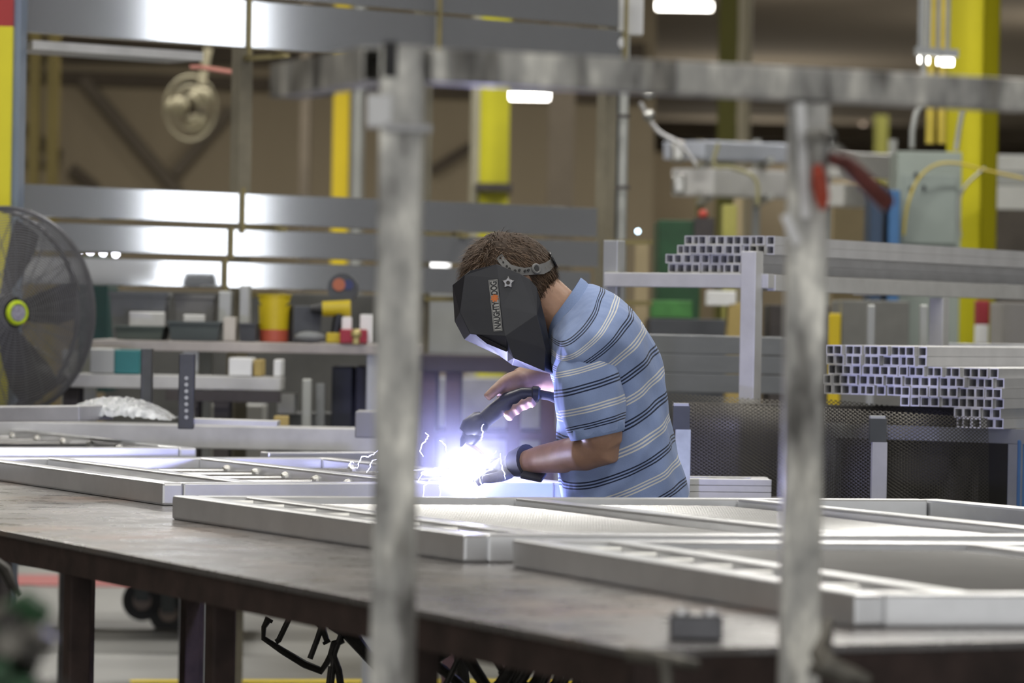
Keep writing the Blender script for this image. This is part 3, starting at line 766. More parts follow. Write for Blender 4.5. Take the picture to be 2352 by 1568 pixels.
while cnt < 7500:
    t = rh.uniform(0, 2*math.pi); z = rh.uniform(-1, 1); s2 = math.sqrt(1-z*z)
    n = hd_f*(s2*math.cos(t)*.100)+hd_s*(s2*math.sin(t)*.081)+hd_u*(z*.110)
    a, u_ = n.dot(hd_f), n.dot(hd_u)
    if a > .02+.25*max(0, u_) or u_ < -.098: continue
    cnt += 1
    nn = n.normalized(); L = rh.uniform(.012, .030)*(1.35 if u_ > .06 else 1)
    kk = min(1, max(0, (u_-.02+rh.uniform(-.03, .03))/.07)); flow = (hd_u*-1.0+hd_f*.25+hd_s*.2)*(1-kk)+(hd_f*.8+hd_u*.35-hd_s*.3)*kk+V((rh.uniform(-.25, .25), rh.uniform(-.25, .25), rh.uniform(-.25, .25)))
    flow = (flow-nn*flow.dot(nn)).normalized()+V((rh.uniform(-.3, .3), rh.uniform(-.3, .3), rh.uniform(-.3, .3)))
    p0 = HC+n*.99; lift = .35 if u_ < .055 else .75
    p1 = p0+flow*L*.5+nn*L*.40*lift; p2 = p0+flow*L+nn*L*.36*lift
    w = nn.cross(flow).normalized()*.0008
    o = len(mb.v); mb.v += [p0-w, p0+w, p1+w*.8, p1-w*.8, p2]; mb.f += [(o, o+1, o+2, o+3), (o+3, o+2, o+4)]
mb.build('hair_strands', HAIRM, hair, fix=False)
# ---- helmet
hp = thing('welding_helmet', 'black faceted welding helmet worn by the person, with name sticker and star knob', 'helmet', tuple(P8(1165, 720)))
N_ = dict(a0=(1040, 655, .05), a1=(1045, 738, .05), a2=(1067, 779, .058), a3=(1147, 816, .062), a4=(1165, 829, .058), a5=(1177, 838, .055), a6=(1220, 848, .045), a7=(1267, 859, .025),
          b0=(1068, 633, .091), b1=(1057, 716, .084), b2=(1081, 766, .090), b3=(1099, 768, .096), b4=(1161, 771, .118), b5=(1250, 851, .104), e0=(1166, 806, .098), e1=(1180, 822, .110),
          c0=(1082, 622, .097), c1=(1142, 608, .116), c2=(1195, 630, .116), c3=(1216, 642, .115), c4=(1232, 660, .114), c5=(1241, 692, .114), c6=(1253, 740, .110), c7=(1263, 795, .100), c8=(1273, 857, .045),
          d1=(1146, 640, .118), d2=(1152, 705, .118), d3=(1232, 722, .122), d4=(1252, 800, .112))
hf = [('a0', 'a1', 'b1', 'b0'), ('a1', 'a2', 'b2', 'b1'), ('a2', 'a3', 'b2'), ('a3', 'e0', 'b3', 'b2'), ('b3', 'e0', 'b4'), ('e0', 'e1', 'b4'), ('a3', 'a4', 'e0'), ('a4', 'a5', 'e1', 'e0'), ('a5', 'a6', 'e1'), ('a6', 'b5', 'e1'), ('e1', 'b5', 'b4'), ('a6', 'a7', 'b5'),
      ('b0', 'b1', 'b2', 'b3', 'b4', 'd2', 'd1'), ('b0', 'd1', 'c1', 'c0'), ('c1', 'd1', 'd2', 'c2'), ('c2', 'd2', 'd3', 'c3'), ('c3', 'd3', 'c4'), ('c4', 'd3', 'c5'), ('c5', 'd3', 'c6'),
      ('d2', 'b4', 'd3'), ('b4', 'b5', 'd4', 'd3'), ('d3', 'd4', 'c7', 'c6'), ('d4', 'b5', 'c8', 'c7'), ('b5', 'a7', 'c8')]
mb = MB(); ids = {}
for s_ in (1, -1):
    for k, (x, y, d) in N_.items():
        p = P8(x, y, 0); ids[(k, s_)] = len(mb.v); mb.v.append(V((p.x, p.y-s_*d, p.z)))
for s_ in (1, -1):
    for f in hf: mb.f.append(tuple(ids[(k, s_)] for k in (f if s_ > 0 else f[::-1])))
for a, b_ in (('c0', 'b0'), ('b0', 'a0'), ('a0', 'a1'), ('a1', 'a2'), ('a2', 'a3'), ('a3', 'a4'), ('a4', 'a5'), ('a5', 'a6'), ('a6', 'a7'), ('a7', 'c8')):
    mb.f.append((ids[(a, 1)], ids[(b_, 1)], ids[(b_, -1)], ids[(a, -1)]))
bmx = MB(); bmx.v = mb.v; bmx.f = mb.f
h = bmx.build('shell', BLACKH, hp, smooth=False)
b = bmesh.new(); b.from_mesh(h.data); bmesh.ops.triangulate(b, faces=[f for f in b.faces if len(f.verts) > 4]); bmesh.ops.recalc_face_normals(b, faces=b.faces); b.to_mesh(h.data); b.free()
md = h.modifiers.new('s', 'SOLIDIFY'); md.thickness = .003; md.offset = -1
md = h.modifiers.new('b', 'BEVEL'); md.width = .0028; md.segments = 2; md.limit_method = 'ANGLE'; md.angle_limit = math.radians(8)
# lens slot and lower lip
mb = MB(); L0 = [P8(1094, 769.5, .101), P8(1106, 771, .103), P8(1163, 800, .106), P8(1164, 808, .102), P8(1118, 789, .097)]
mb.loft([L0, [p+V((0, .012, .002)) for p in L0]])
mb.build('lens_slot', mat('lens_black', (.004, .004, .006), .1, 0, .1, 5), hp, smooth=False)
mb = MB(); mb.box(tuple(P8(1072, 777, .055)), tuple(P8(1072, 777, .055)+V((.004, .1, .004))))
# star knob
def star(c, R, r_, th, n=5):
    vs = []; 
    for z in (0, th):
        for k in range(2*n):
            q = R if k % 2 == 0 else r_
            if z: q *= .8
            t = math.pi*k/n+.3; vs.append(c+cr*(q*math.cos(t))+cu*(q*math.sin(t))+V((0, -z, 0)))
    N2 = 2*n; fs = [tuple(range(N2)), tuple(range(N2, 2*N2))]+[(k, (k+1) % N2, N2+(k+1) % N2, N2+k) for k in range(N2)]
    return vs, fs
mb = MB(); mb.add(*star(P8(1167, 649, .118), .0165, .0100, .008)); kn = mb.build('star_knob', mat('knob_silver', (.33, .33, .35), .25, .6, .1, 20), hp, smooth=False, bevel=.001)
mb = MB(); mb.tube([P8(1167, 649, .125), P8(1167, 649, .1275)], .0045, 12); mb.build('knob_screw', STEEL_DARK, kn)
# sticker with lettering
p_t = P8(1131.5, 642, 0); p_b = P8(1144, 760, 0)
def on_panel(px, py, off=0):  # depth on the side panel near the sticker
    t = (py-622)/(768-622)
    d = .1105+.006*math.sin(min(1, max(0, t))*math.pi)
    return P8(px, py, d+off)
qa = [P8(1122, 643, .1126), P8(1142.5, 641, .1196), P8(1154, 759, .1196), P8(1134, 761, .1126)]
mb = MB(); mb.add([q for q in qa]+[q+V((0, .004, 0)) for q in qa], [(0, 1, 2, 3), (7, 6, 5, 4), (0, 4, 5, 1), (1, 5, 6, 2), (2, 6, 7, 3), (3, 7, 4, 0)])
st = mb.build('sticker', mat('sticker_silver', (.42, .42, .41), .5, .2, .05, 30), hp, smooth=False)
def lerp4(u_, v_, off):
    return (qa[3]*(1-v_)+qa[0]*v_)*(1-u_)+(qa[2]*(1-v_)+qa[1]*v_)*u_+V((0, -off, 0))   # v_: bottom->top, u_: left->right
mb = MB()
for (ua, va, ub, vb) in ((.08, .012, .08, .988), (.92, .012, .92, .988)):
    mb.bar(lerp4(ua, va, .0006), lerp4(ub, vb, .0006), .0008, .0008)
for va in (.012, .988): mb.bar(lerp4(.08, va, .0006), lerp4(.92, va, .0006), .0008, .0008)
mb.build('border', BLACKP, st, smooth=False)
def text_on(s_, v0, v1):
    cu_ = bpy.data.curves.new('lettering', 'FONT'); cu_.body = s_; cu_.size = 1; cu_.extrude = .02; cu_.offset = .03
    cu_.align_x = 'LEFT'; cu_.space_character = .95
    o = bpy.data.objects.new('lettering', cu_); COL.objects.link(o); cu_.materials.append(BLACKP)
    bpy.context.view_layer.update()
    w = o.dimensions.x; hgt = .70
    p0 = lerp4(.84, v0, .0004); p1 = lerp4(.84, v1, .0004); ex = (p1-p0); ey = (lerp4(.16, v0, .0004)-p0)
    sx = ex.length/w; sy = ey.length/hgt
    ex.normalize(); ey = (ey-ex*ey.dot(ex)).normalized(); ez = ex.cross(ey)
    m_ = Matrix((ex*sx, ey*sy, ez*.01)).transposed().to_4x4(); m_.translation = p0
    bpy.context.view_layer.update()
    me = bpy.data.meshes.new_from_object(o.evaluated_get(bpy.context.evaluated_depsgraph_get()))
    bpy.data.objects.remove(o); me.name = 'lettering'; me.transform(m_); me.materials.clear(); me.materials.append(BLACKP)
    o = bpy.data.objects.new('lettering', me); COL.objects.link(o)
    mw = Matrix.Identity(4); o.parent = st; o.matrix_parent_inverse = wm(st).inverted(); o.matrix_basis = mw
    return o
text_on('NAUGHTY', .04, .57); text_on('DOG', .70, .96)
mb = MB(); pc = lerp4(.5, .635, .0022)
for (dx, dz, r_) in ((0, 0, .0052), (-.006, .0035, .0024), (-.0065, -.002, .0024), (.002, .0065, .0024), (-.0022, .0068, .0022), (.0055, .0045, .0024), (.0068, -.001, .0022), (.003, -.0055, .0022), (-.003, -.006, .0022)):
    mb.tube([pc+cr*dx+cu*dz, pc+cr*dx+cu*dz+V((0, -.0008, 0))], r_, 10)
mb.build('paw_emblem', mat('orange_ink', (.62, .17, .04), .6, 0, .1, 10), st, smooth=False)
# headgear strap
def ribbon(pts, w, th=.003):
    mb = MB(); vs = [P8(x, y, d) for x, y, d in pts]
    for i in range(len(vs)-1):
        pass
    rings = []
    for i, p in enumerate(vs):
        d = (vs[min(i+1, len(vs)-1)]-vs[max(i-1, 0)]).normalized()
        n = (p-HC); n = (n-d*n.dot(d)).normalized(); s_ = d.cross(n).normalized()
        ww = w[i] if isinstance(w, list) else w
        rings.append([p-s_*ww/2, p+s_*ww/2, p+s_*ww/2+n*th, p-s_*ww/2+n*th])
    mb.loft(rings); return mb
strap_pts = [(1118, 566, -.05), (1124, 560, .0), (1131, 566, .035), (1142, 582, .060), (1154, 600, .078), (1168, 615, .089), (1184, 622, .093), (1204, 624, .091), (1224, 622, .083), (1244, 618, .068), (1258, 612, .050), (1268, 603, .02), (1270, 600, -.02), (1262, 610, -.055)]
sw = [.014, .016, .017, .017, .017, .018, .021, .017, .018, .024, .021, .018, .018, .018]
mb = ribbon(strap_pts, sw); hg = mb.build('headband', STRAPG, hp)
def hole(x, y, d, r_, n=10, parent=hg):
    p = P8(x, y, d); nn = (p-HC).normalized(); mb = MB(); mb.tube([p-nn*.002, p+nn*.0018], r_, n); return mb.build('hole', BLACKR, parent)
for (x, y, d, r_) in ((1136, 573, .052, .0022), (1142, 582, .065, .0022), (1149, 592, .075, .0022), (1156, 602, .084, .0022), (1164, 611, .091, .0024), (1170, 617, .095, .003), (1183, 622, .0985, .0035), (1193, 620, .0985, .0028), (1206, 622, .0965, .003), (1214, 620, .093, .003)):
    hole(x, y, d, r_)
mb = MB(); p = P8(1232, 617, .083); nn = (p-HC).normalized(); ax = nn
ringp = []
a1_ = ax.cross(V((0, 0, 1))).normalized(); a2_ = ax.cross(a1_)
mb.tube([p+(a1_*math.cos(2*math.pi*k/20)+a2_*math.sin(2*math.pi*k/20))*.0095 for k in range(20)], .0032, 8, closed=True); mb.build('pivot_ring', STRAPG, hg)
hole(1232, 617, .084, .0065, 14)
mb = MB(); k0 = P8(1252, 606, .01); k1 = P8(1270, 597, .01); ax = (k1-k0).normalized()
mb.tube([k0, k0+ax*.010, k0+ax*.011, k0+ax*.019, k0+ax*.020, k0+ax*.023], [.016, .017, .012, .012, .0205, .0205], 20)
mb.build('ratchet_knob', BLACKP, hp)

# ---- welding torch
YT = YM+.105
t = thing('welding_torch', 'black welding torch with bent neck held in the bare hand', 'welding torch', tuple(PY(1150, 930, YT)))
mb = MB(); mb.tube([PY(1236, 905, YT), PY(1200, 905, YT), PY(1168, 918, YT), PY(1135, 945, YT), PY(1108, 968, YT)], [.015, .0165, .019, .0205, .019], 16); mb.build('handle', BLACKP, t)
mb = MB(); mb.tube([PY(1240, 906, YT), PY(1236, 905.5, YT), PY(1224, 905, YT), PY(1220, 905, YT)], [.015, .019, .019, .015], 16); mb.build('cable_collar', BLACKP, t)
mb = MB(); mb.tube([PY(1112, 963, YT), PY(1103, 968, YT), PY(1080, 985, YT), PY(1070, 996, YT)], [.022, .027, .027, .020], 18); mb.build('head', BLACKP, t)
mb = MB(); mb.tube([PY(1085, 985, YT), PY(1082, 1003, YT), PY(1076, 1018, YT)], [.022, .0215, .014], 14)
mb.tube([PY(1078, 1002, YT), PY(1068, 1013, YT), PY(1066, 1026, YT)], [.018, .013, .010], 12); mb.build('neck', BLACKP, t)
mb = MB(); mb.tube([PY(1066, 1020, YT), PY(1082, 1032, YT), PY(1106, 1048, YT)], [.014, .0135, .010], 14); mb.build('nozzle', mat('hot_copper_nozzle', (.6, .55, .55), .35, .8, .1, 20), t)
mb = MB(); mb.tube([PY(1236, 905, YT), PY(1262, 909, YT), PY(1285, 920, YT+.02), PY(1340, 960, YT+.2), PY(1420, 1100, YT+.35), V((.5, 9.6, .3)), V((.9, 9.9, .02))], [.011, .0105, .010, .010, .010, .010, .010], 12); mb.build('cable', BLACKR, t)
mb = MB(); mb.tube([PY(1262, 906, YT-.003), PY(1272, 906, YT-.003), PY(1280, 912, YT)], .006, 8); mb.build('strain_relief', BLACKR, t)

# ---- the arc, sparks, smoke
AP = PY(1088, 1084, 8.92)
arc_lo.location = AP
mb = MB(); AQ = AP+V((0, -.05, 0)); mb.ball(AQ, .020, 16, 12, (2.0, .6, .9)); mb.ball(AQ+V((-.045, 0, -.004)), .012, 12, 8, (2.4, .6, .8)); mb.ball(AQ+V((.022, 0, .010)), .011, 12, 8, (1.2, .6, 1)); mb.ball(AQ+V((-.095, .02, -.003)), .009, 12, 8, (3, .6, .7)); o = mb.build('welding_arc', ARCE); tag(o, 'blinding blue-white welding arc at the torch nozzle, widened by added glare', 'welding arc')  # side blobs add the blown-out glare along the gate metal
o.visible_shadow = True
arc_l.shadow_soft_size = .03
rs = random.Random(11)
SPK = [[(868, 1033), (858, 1043), (845, 1048), (832, 1049), (824, 1062), (820, 1075)],
       [(820, 1075), (808, 1074), (802, 1068), (806, 1060), (813, 1063)],
       [(866, 1054), (853, 1059), (849, 1075), (842, 1085)],
       [(978, 993), (984, 1001), (977, 1012), (970, 1020), (965, 1035), (972, 1048)],
       [(1110, 975), (1106, 985), (1110, 995), (1106, 1008), (1101, 1013)],
       [(1020, 1055), (1045, 1062), (1060, 1072), (1085, 1080)],
       [(960, 1105), (975, 1083), (1000, 1075), (1040, 1072)],
       [(970, 1145), (975, 1115), (990, 1100), (1040, 1090)],
       [(1012, 1148), (1010, 1115), (1030, 1095)], [(1045, 1146), (1048, 1110), (1065, 1092)], [(1112, 1146), (1108, 1120), (1100, 1092)],
       [(1140, 1035), (1128, 1048), (1110, 1060)], [(1056, 1030), (1075, 1042), (1090, 1060)], [(1150, 1040), (1150, 1065), (1158, 1085), (1160, 1100)],
       [(1010, 1010), (1022, 1022), (1026, 1040)], [(865, 1085), (900, 1078), (960, 1080), (1040, 1078)]]
def wob(pts):
    out = []
    for i in range(len(pts)-1):
        for k in range(4):
            t_ = k/4; out.append((pts[i][0]*(1-t_)+pts[i+1][0]*t_+rs.uniform(-1.5, 1.5), pts[i][1]*(1-t_)+pts[i+1][1]*t_+rs.uniform(-1.5, 1.5)))
    out.append(pts[-1]); return out
SLAB = ['forked spark at far left of the near rack post', 'curled spark end left of the near rack post', 'short spark left of the rack post beside the forked one', 'wavy spark right of the rack post above the gate',
        'bright spark climbing beside the torch head', 'spark arching over the gate just left of the arc', 'low spark sweeping left from the arc', 'outermost spark dripping down the gate side', 'spark dripping down the gate side near the rack post', 'spark dripping down just left of the arc', 'spark dripping down right below the arc',
        'spark rising towards the glove thumb', 'spark between the nozzle and the arc', 'spark running over the glove fingers', 'faint spark in the air between rack post and torch', 'long flat spark behind the near rack post']
for k, s_ in enumerate(SPK):
    mb = MB(); pts = wob(s_); mb.tube([PY(x, y, 8.78) for x, y in pts], [(.00055+.0009*math.sin(math.pi*(i+.5)/len(pts)))*(.8+.3*math.sin(i*2.3)) for i in range(len(pts))], 5)
    o = mb.build('spark', SPARK); tag(o, SLAB[k], 'spark', 'sparks flying from the weld')
# smoke volume, added to give the arc its soft glow
M = bpy.data.materials.new('smoke_glow'); M.use_nodes = True; nt = M.node_tree; nt.nodes.clear()
out = nt.nodes.new('ShaderNodeOutputMaterial'); vs = nt.nodes.new('ShaderNodeVolumeScatter'); nt.links.new(vs.outputs[0], out.inputs['Volume'])
vs.inputs['Color'].default_value = (.9, .92, 1, 1); vs.inputs['Anisotropy'].default_value = .0
g = nt.nodes.new('ShaderNodeTexCoord'); ln = nt.nodes.new('ShaderNodeVectorMath'); ln.operation = 'LENGTH'; nt.links.new(g.outputs['Object'], ln.inputs[0])
dd = math_n(nt, 'MAXIMUM', math_n(nt, 'SUBTRACT', 1.0, math_n(nt, 'DIVIDE', ln.outputs['Value'], .38)), 0.0)
dd = math_n(nt, 'MULTIPLY', math_n(nt, 'POWER', dd, 2.0), .50)
nt.links.new(dd, vs.inputs['Density'])
mb = MB(); mb.ball((0, 0, 0), .38, 24, 16); o = mb.build('smoke_glow', M); o.location = AP+V((0, -.02, 0)); tag(o, 'thin smoke volume added for the bluish glow around the arc', 'smoke'); o['kind'] = 'stuff'
# ================================================================ LEFT RACK WITH WIDE BEAMS
RA = PY(51, 77, 13.0); RB = PY(1380, 177, 14.64)
ra = V((RA.x, RA.y, 0)); rb = V((RB.x, RB.y, 0)); rdir = (rb-ra).normalized()
def onrack(px):       # foot of the rack line seen at picture column px
    k = (px-1176)/F; t = (k*ra.y-ra.x)/((rdir.x)-k*rdir.y); return ra+rdir*t
def rbeam(x0, x1, z0, z1, label, t=.05, dz=0):
    mb = MB(); a = onrack(x0); b = onrack(x1); z = (z0+z1)/2
    mb.bar(V((a.x, a.y, z)), V((b.x, b.y, z-.0)), t, z1-z0)
    o = mb.build('aluminium_beam', ALU_BEAM, smooth=False, bevel=.004); tag(o, label, 'metal beam', 'wide beams on the left rack'); return o
rbeam(-150, 1418, 2.274, 2.444, 'wide shiny beam on the high rack at the top, lower of the two')
rbeam(-150, 1400, 2.456, 2.66, 'wide shiny beam on the high rack at the top, upper of the two')
rbeam(-60, 1358, 1.652, 1.763, 'wide shiny beam on the middle rack, topmost of three')
rbeam(-60, 1362, 1.538, 1.636, 'wide shiny beam on the middle rack, second of three')
rbeam(-60, 1345, 1.425, 1.520, 'wide shiny beam on the middle rack, lowest of three')
rk = thing('cantilever_rack', 'yellow-brown cantilever rack carrying the wide shiny beams', 'rack', (onrack(560).x, onrack(560).y, 0))
nrm_ = V((-rdir.y, rdir.x, 0))
ARM = mat('dusty_yellow_arm', (.26, .22, .10), .6, .1, .2, 6)
for px_ in (628, 1046, 1470):
    f_ = onrack(px_)+nrm_*.22
    mb = MB(); mb.bar(V((f_.x, f_.y, 0)), V((f_.x, f_.y, 3.2)), .055, .055, up=rdir); mb.build('upright', mat('dusty_post', (.20, .18, .13), .7, .1, .2, 6), rk, smooth=False)
    for z in (1.405, 1.64, 2.255):
        mb = MB(); mb.bar(V((f_.x, f_.y, z)), V((f_.x, f_.y, z))-nrm_*.27, .03, .018); mb.build('arm', ARM, rk, smooth=False)
for (x, z0, z1) in ((549, 2.25, 2.75), (985, 2.25, 2.75), (1412, 2.25, 2.6), (541, 1.62, 1.78), (516, 1.53, 1.64), (503, 1.40, 1.53)):
    f_ = onrack(x)-nrm_*.033; mb = MB(); mb.bar(V((f_.x, f_.y, z0)), V((f_.x, f_.y, z1)), .012, .010, up=rdir); mb.build('retaining_strap', ARM, rk, smooth=False)
f_ = onrack(330)+nrm_*.1
mb = MB(); mb.bar(V((onrack(60).x, onrack(60).y, 2.235))+nrm_*.1, V((onrack(452).x, onrack(452).y, 2.235))+nrm_*.1, .22, .03); o = mb.build('aluminium_sheet', ALU_PALE, smooth=False); tag(o, 'thin pale aluminium sheet poking out below the high beams at left', 'metal sheet')
mb = MB(); f_ = PY(1448, 38, 14.9); mb.box((f_.x-.045, f_.y, f_.z-.07), (f_.x+.05, f_.y+.1, f_.z+.2)); o = mb.build('beam_end_cap', WHITE, smooth=False, bevel=.004); tag(o, 'pale block at the end of the high beams near the ceiling lamp', 'end cap')
mb = MB(); f_ = PY(1415, 100, 14.7); mb.ball(f_, .042, 12, 8); o = mb.build('round_fitting', WHITE); tag(o, 'round pale fitting under the end of the high beams', 'fitting')
mb = MB(); mb.bar(PY(450, 153, 15), PY(545, 168, 15.4), .05, .014); o = mb.build('pink_strip', PINK, smooth=False); tag(o, 'thin salmon pink strip under the high beams', 'strip')

# ================================================================ COLUMNS AND WALL GIRDERS
def hcol(name, label, x0, x1, ytop, Y, m_, group=None, web=True):
    w = (x1-x0)*Y/F; a = PY((x0+x1)/2, ytop, Y)
    t = thing(name, label, 'column', (a.x, Y, 0), group)
    f = w*.12
    mb = MB(); mb.box((a.x-w/2, Y-w/2, 0), (a.x+w/2, Y-w/2+f, 5.6)); mb.build('front_flange', m_, t, smooth=False)
    mb = MB(); mb.box((a.x-w/2, Y+w/2-f, 0), (a.x+w/2, Y+w/2, 5.6)); mb.build('rear_flange', m_, t, smooth=False)
    mb = MB(); mb.box((a.x-f/2, Y-w/2+f, 0), (a.x+f/2, Y+w/2-f, 5.6)); mb.build('web', m_, t, smooth=False)
    return t
hcol('steel_column', 'slim bright yellow column behind the beams near the rack post', 765, 801, 330, 26, YEL_W)
mb = MB(); a = PY(821, 330, 25.6); mb.cyl((a.x, a.y, 0), (a.x, a.y, 5.6), .045); o = mb.build('downpipe', PIPE_L); tag(o, 'light grey pipe beside the slim yellow column', 'pipe')
t = hcol('steel_column', 'olive yellow column above the welder head', 1098, 1169, 330, 24, YEL_O)
for y0, y1 in ((420, 438),):
    mb = MB(); pbox(mb, 1092, y0, 1176, y1, 23.7, .5); mb.build('band', STEEL_DARK, t, smooth=False)
mb = MB(); a = PY(1091, 330, 23.8); mb.cyl((a.x, a.y, 0), (a.x, a.y, 5.6), .03); o = mb.build('conduit_pipe', mat('beige_pipe', (.32, .3, .22), .5, 0, .1, 3)); tag(o, 'thin beige pipe on the left edge of the olive yellow column', 'pipe')
# left edge column, yellow with red top and blue edge
Yc = 12.65; a = PY(-2, 60, Yc); wl = 62*Yc/F
t = thing('steel_column', 'yellow column with red top at the left edge of the picture', 'column', (a.x, Yc, 0))
mb = MB(); mb.box((a.x-wl/2, Yc, 0), (a.x+wl/2, Yc+.2, a.z)); mb.build('shaft', YEL, t, smooth=False)
mb = MB(); mb.box((a.x-wl/2, Yc, a.z), (a.x+wl/2, Yc+.2, 5.6)); mb.build('red_band', REDP, t, smooth=False)
mb = MB(); mb.box((a.x+wl/2, Yc+.04, 0), (a.x+wl/2+.022, Yc+.2, 5.6)); mb.build('blue_edge', mat('grey_blue_paint', (.15, .19, .26), .5, 0, .1, 3), t, smooth=False)
# big right column
Yr = 18.0; a = PY(2232, 400, Yr); wr_ = .186
t = thing('steel_column', 'big bright yellow column at the right with hoses around it', 'column', (a.x, Yr, 0))
yw = math.radians(-28)
def rcol(x0, y0, x1, y1): 
    mb = MB(); c, s_ = math.cos(yw), math.sin(yw); ps = []
    for z in (0, 5.6):
        for (x, y) in ((x0, y0), (x1, y0), (x1, y1), (x0, y1)): ps.append(V((a.x+c*x-s_*y, Yr+s_*x+c*y, z)))
    return mb.hexa(ps)
rcol(-.09, -.1, .09, -.085).build('front_flange', YEL, t, smooth=False)
rcol(-.09, .085, .09, .1).build('rear_flange', YEL, t, smooth=False)
rcol(.078, -.1, .09, .1).build('side_plate', YEL, t, smooth=False)
rcol(-.006, -.085, .006, .085).build('web', YEL, t, smooth=False)
for (x, y0, y1, m_, lab, r_) in ((2136, -60, 330, YEL_C, 'yellow conduit left of the big right column, nearer its edge', .022), (2163, -60, 330, YEL_C, 'yellow conduit right beside the big right column', .022), (2120, -60, 240, PIPE_L, 'thin grey pipe left of the yellow conduits at right', .014)):
    p0 = PY(x, y0, 17.7); p1 = PY(x, y1, 17.7); mb = MB(); mb.cyl(V((p1.x, p1.y, p1.z)), V((p1.x, p1.y, 5.5)), r_, n=12); o = mb.build('conduit', m_); tag(o, lab, 'conduit')
mb = MB(); mb.tube([PY(2118, 230, 17.6), PY(2104, 262, 17.6), PY(2096, 300, 17.6), PY(2095, 340, 17.6)], .014, 10); o = mb.build('flexible_conduit', PIPE_L); tag(o, 'short grey bent conduit above the electrical cabinet', 'conduit')
mb = MB(); mb.tube([PY(2212, 250, 17.5), PY(2204, 290, 17.5), PY(2196, 345, 17.5)], .012, 10); o = mb.build('flexible_conduit', PIPE_L); tag(o, 'thin grey conduit bending over the front of the big yellow column', 'conduit')
def hose(pts, Y, r_, m_, label):
    P_ = [PY(x, y, Y) for x, y in pts]; out = []
    n = len(P_)
    for i in range(n-1):
        for k in range(4):
            t_ = k/4; a_, b_, c_, d_ = P_[max(i-1, 0)], P_[i], P_[i+1], P_[min(i+2, n-1)]
            out.append(.5*((2*b_)+(c_-a_)*t_+(2*a_-5*b_+4*c_-d_)*t_*t_+(-a_+3*b_-3*c_+d_)*t_**3))
    out.append(P_[-1]); mb = MB(); mb.tube(out, r_, 8); o = mb.build('hose', m_); tag(o, label, 'hose')
hose([(2075, 540), (2085, 470), (2110, 410), (2150, 378), (2200, 375), (2260, 390), (2352, 410)], 17.2, .006, YEL_C, 'yellow air hose looping in front of the grey cabinet and yellow column')
hose([(2206, 545), (2200, 480), (2215, 430), (2262, 385)], 17.3, .007, PIPE_L, 'thin grey hose hanging over the big yellow column')
hose([(1650, 330), (1640, 380), (1680, 385), (1735, 410), (1740, 470)], 18.5, .010, mat('olive_hose', (.34, .32, .17), .6, 0, .1, 3), 'olive hose looping from the mid-distance beams')
# far columns
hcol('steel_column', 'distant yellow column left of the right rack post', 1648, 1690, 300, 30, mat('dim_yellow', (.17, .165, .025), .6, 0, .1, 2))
mb = MB(); a = PY(1708, 300, 29); mb.cyl((a.x, a.y, 0), (a.x, a.y, 5.6), .05); o = mb.build('downpipe', mat('cream_pipe', (.38, .34, .24), .5, 0, .1, 3)); tag(o, 'cream pipe beside the distant yellow column', 'pipe')
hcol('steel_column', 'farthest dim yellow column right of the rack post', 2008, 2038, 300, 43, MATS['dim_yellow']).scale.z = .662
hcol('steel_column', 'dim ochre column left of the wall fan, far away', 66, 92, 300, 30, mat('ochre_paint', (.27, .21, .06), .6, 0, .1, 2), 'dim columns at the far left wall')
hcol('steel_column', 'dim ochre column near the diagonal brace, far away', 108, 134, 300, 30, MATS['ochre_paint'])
# pipe bundle
for (x, r_, m_, lab) in ((1392, .024, PIPE_D, 'dark vertical pipe left of the light grey one'), (1410, .020, PIPE_D, 'dark vertical pipe in the middle of the pipe trio'), (1429, .022, PIPE_L, 'light grey vertical pipe right of the dark ones')):
    a = PY(x, 400, 16.2); mb = MB(); mb.cyl((a.x, a.y, 0), (a.x, a.y, 5.6), r_); o = mb.build('vertical_pipe', m_); tag(o, lab, 'pipe')
t = thing('pipe_support', 'dark strut with straps holding the vertical pipes', 'strut', (PY(1411, 400, 16.3).x, 16.35, 0))
mb = MB(); a = PY(1411, 400, 16.35); mb.box((a.x-.055, 16.28, 0), (a.x+.055, 16.38, 5.6)); mb.build('strut', mat('dark_strut', (.035, .038, .038), .5, .3, .1, 3), t, smooth=False)
for y in (266, 430, 640):
    mb = MB(); pbox(mb, 1378, y-4, 1447, y+4, 16.12, .02); mb.build('strap', STEEL_DARK, t, smooth=False)
# girders and braces
BR = mat('brown_girder', (.085, .065, .045), .8, 0, .2, 2)
BRD = mat('brown_brace', (.14, .115, .085), .9, 0, .15, 2)
def girder(x0, y0, x1, y1, Y, w, m_, label, nm='girder'):
    mb = MB(); mb.bar(PY(x0, y0, Y), PY(x1, y1, Y), .1, w*Y/F); o = mb.build(nm, m_, smooth=False); tag(o, label, nm.replace('_', ' ')); return o
girder(-100, 168, 1480, 222, 35.93, 28, BR, 'long dark horizontal girder high on the back wall')
girder(-100, 108, 1480, 130, 35.93, 60, BR, 'dark bar drawn in for the shadow right under the high beams')  # dark bar stands for the shadow high on the back wall
girder(190, 180, 410, 440, 35.9, 26, BRD, 'diagonal brace left of the wall fan', 'diagonal_brace')
girder(530, 250, 400, 400, 35.9, 24, BRD, 'diagonal brace crossing behind the wall fan', 'diagonal_brace')
girder(985, 395, 1090, 330, 35.9, 20, BR, 'dark brace rising to the olive yellow column', 'diagonal_brace')
girder(50, 285, 140, 355, 35.9, 16, BR, 'short dark bar slanting down at the far left', 'diagonal_brace')
girder(165, 385, 225, 435, 35.9, 22, BR, 'stubby brown bar slanting down above the middle rack', 'diagonal_brace')
girder(50, 370, 140, 372, 35.9, 14, BRD, 'short horizontal bar at the far left wall', 'crossbar')
girder(1338, 57, 4000, 110, 70, 10, BRD, 'distant roof purlin near the ceiling lamps at right', 'roof_purlin')
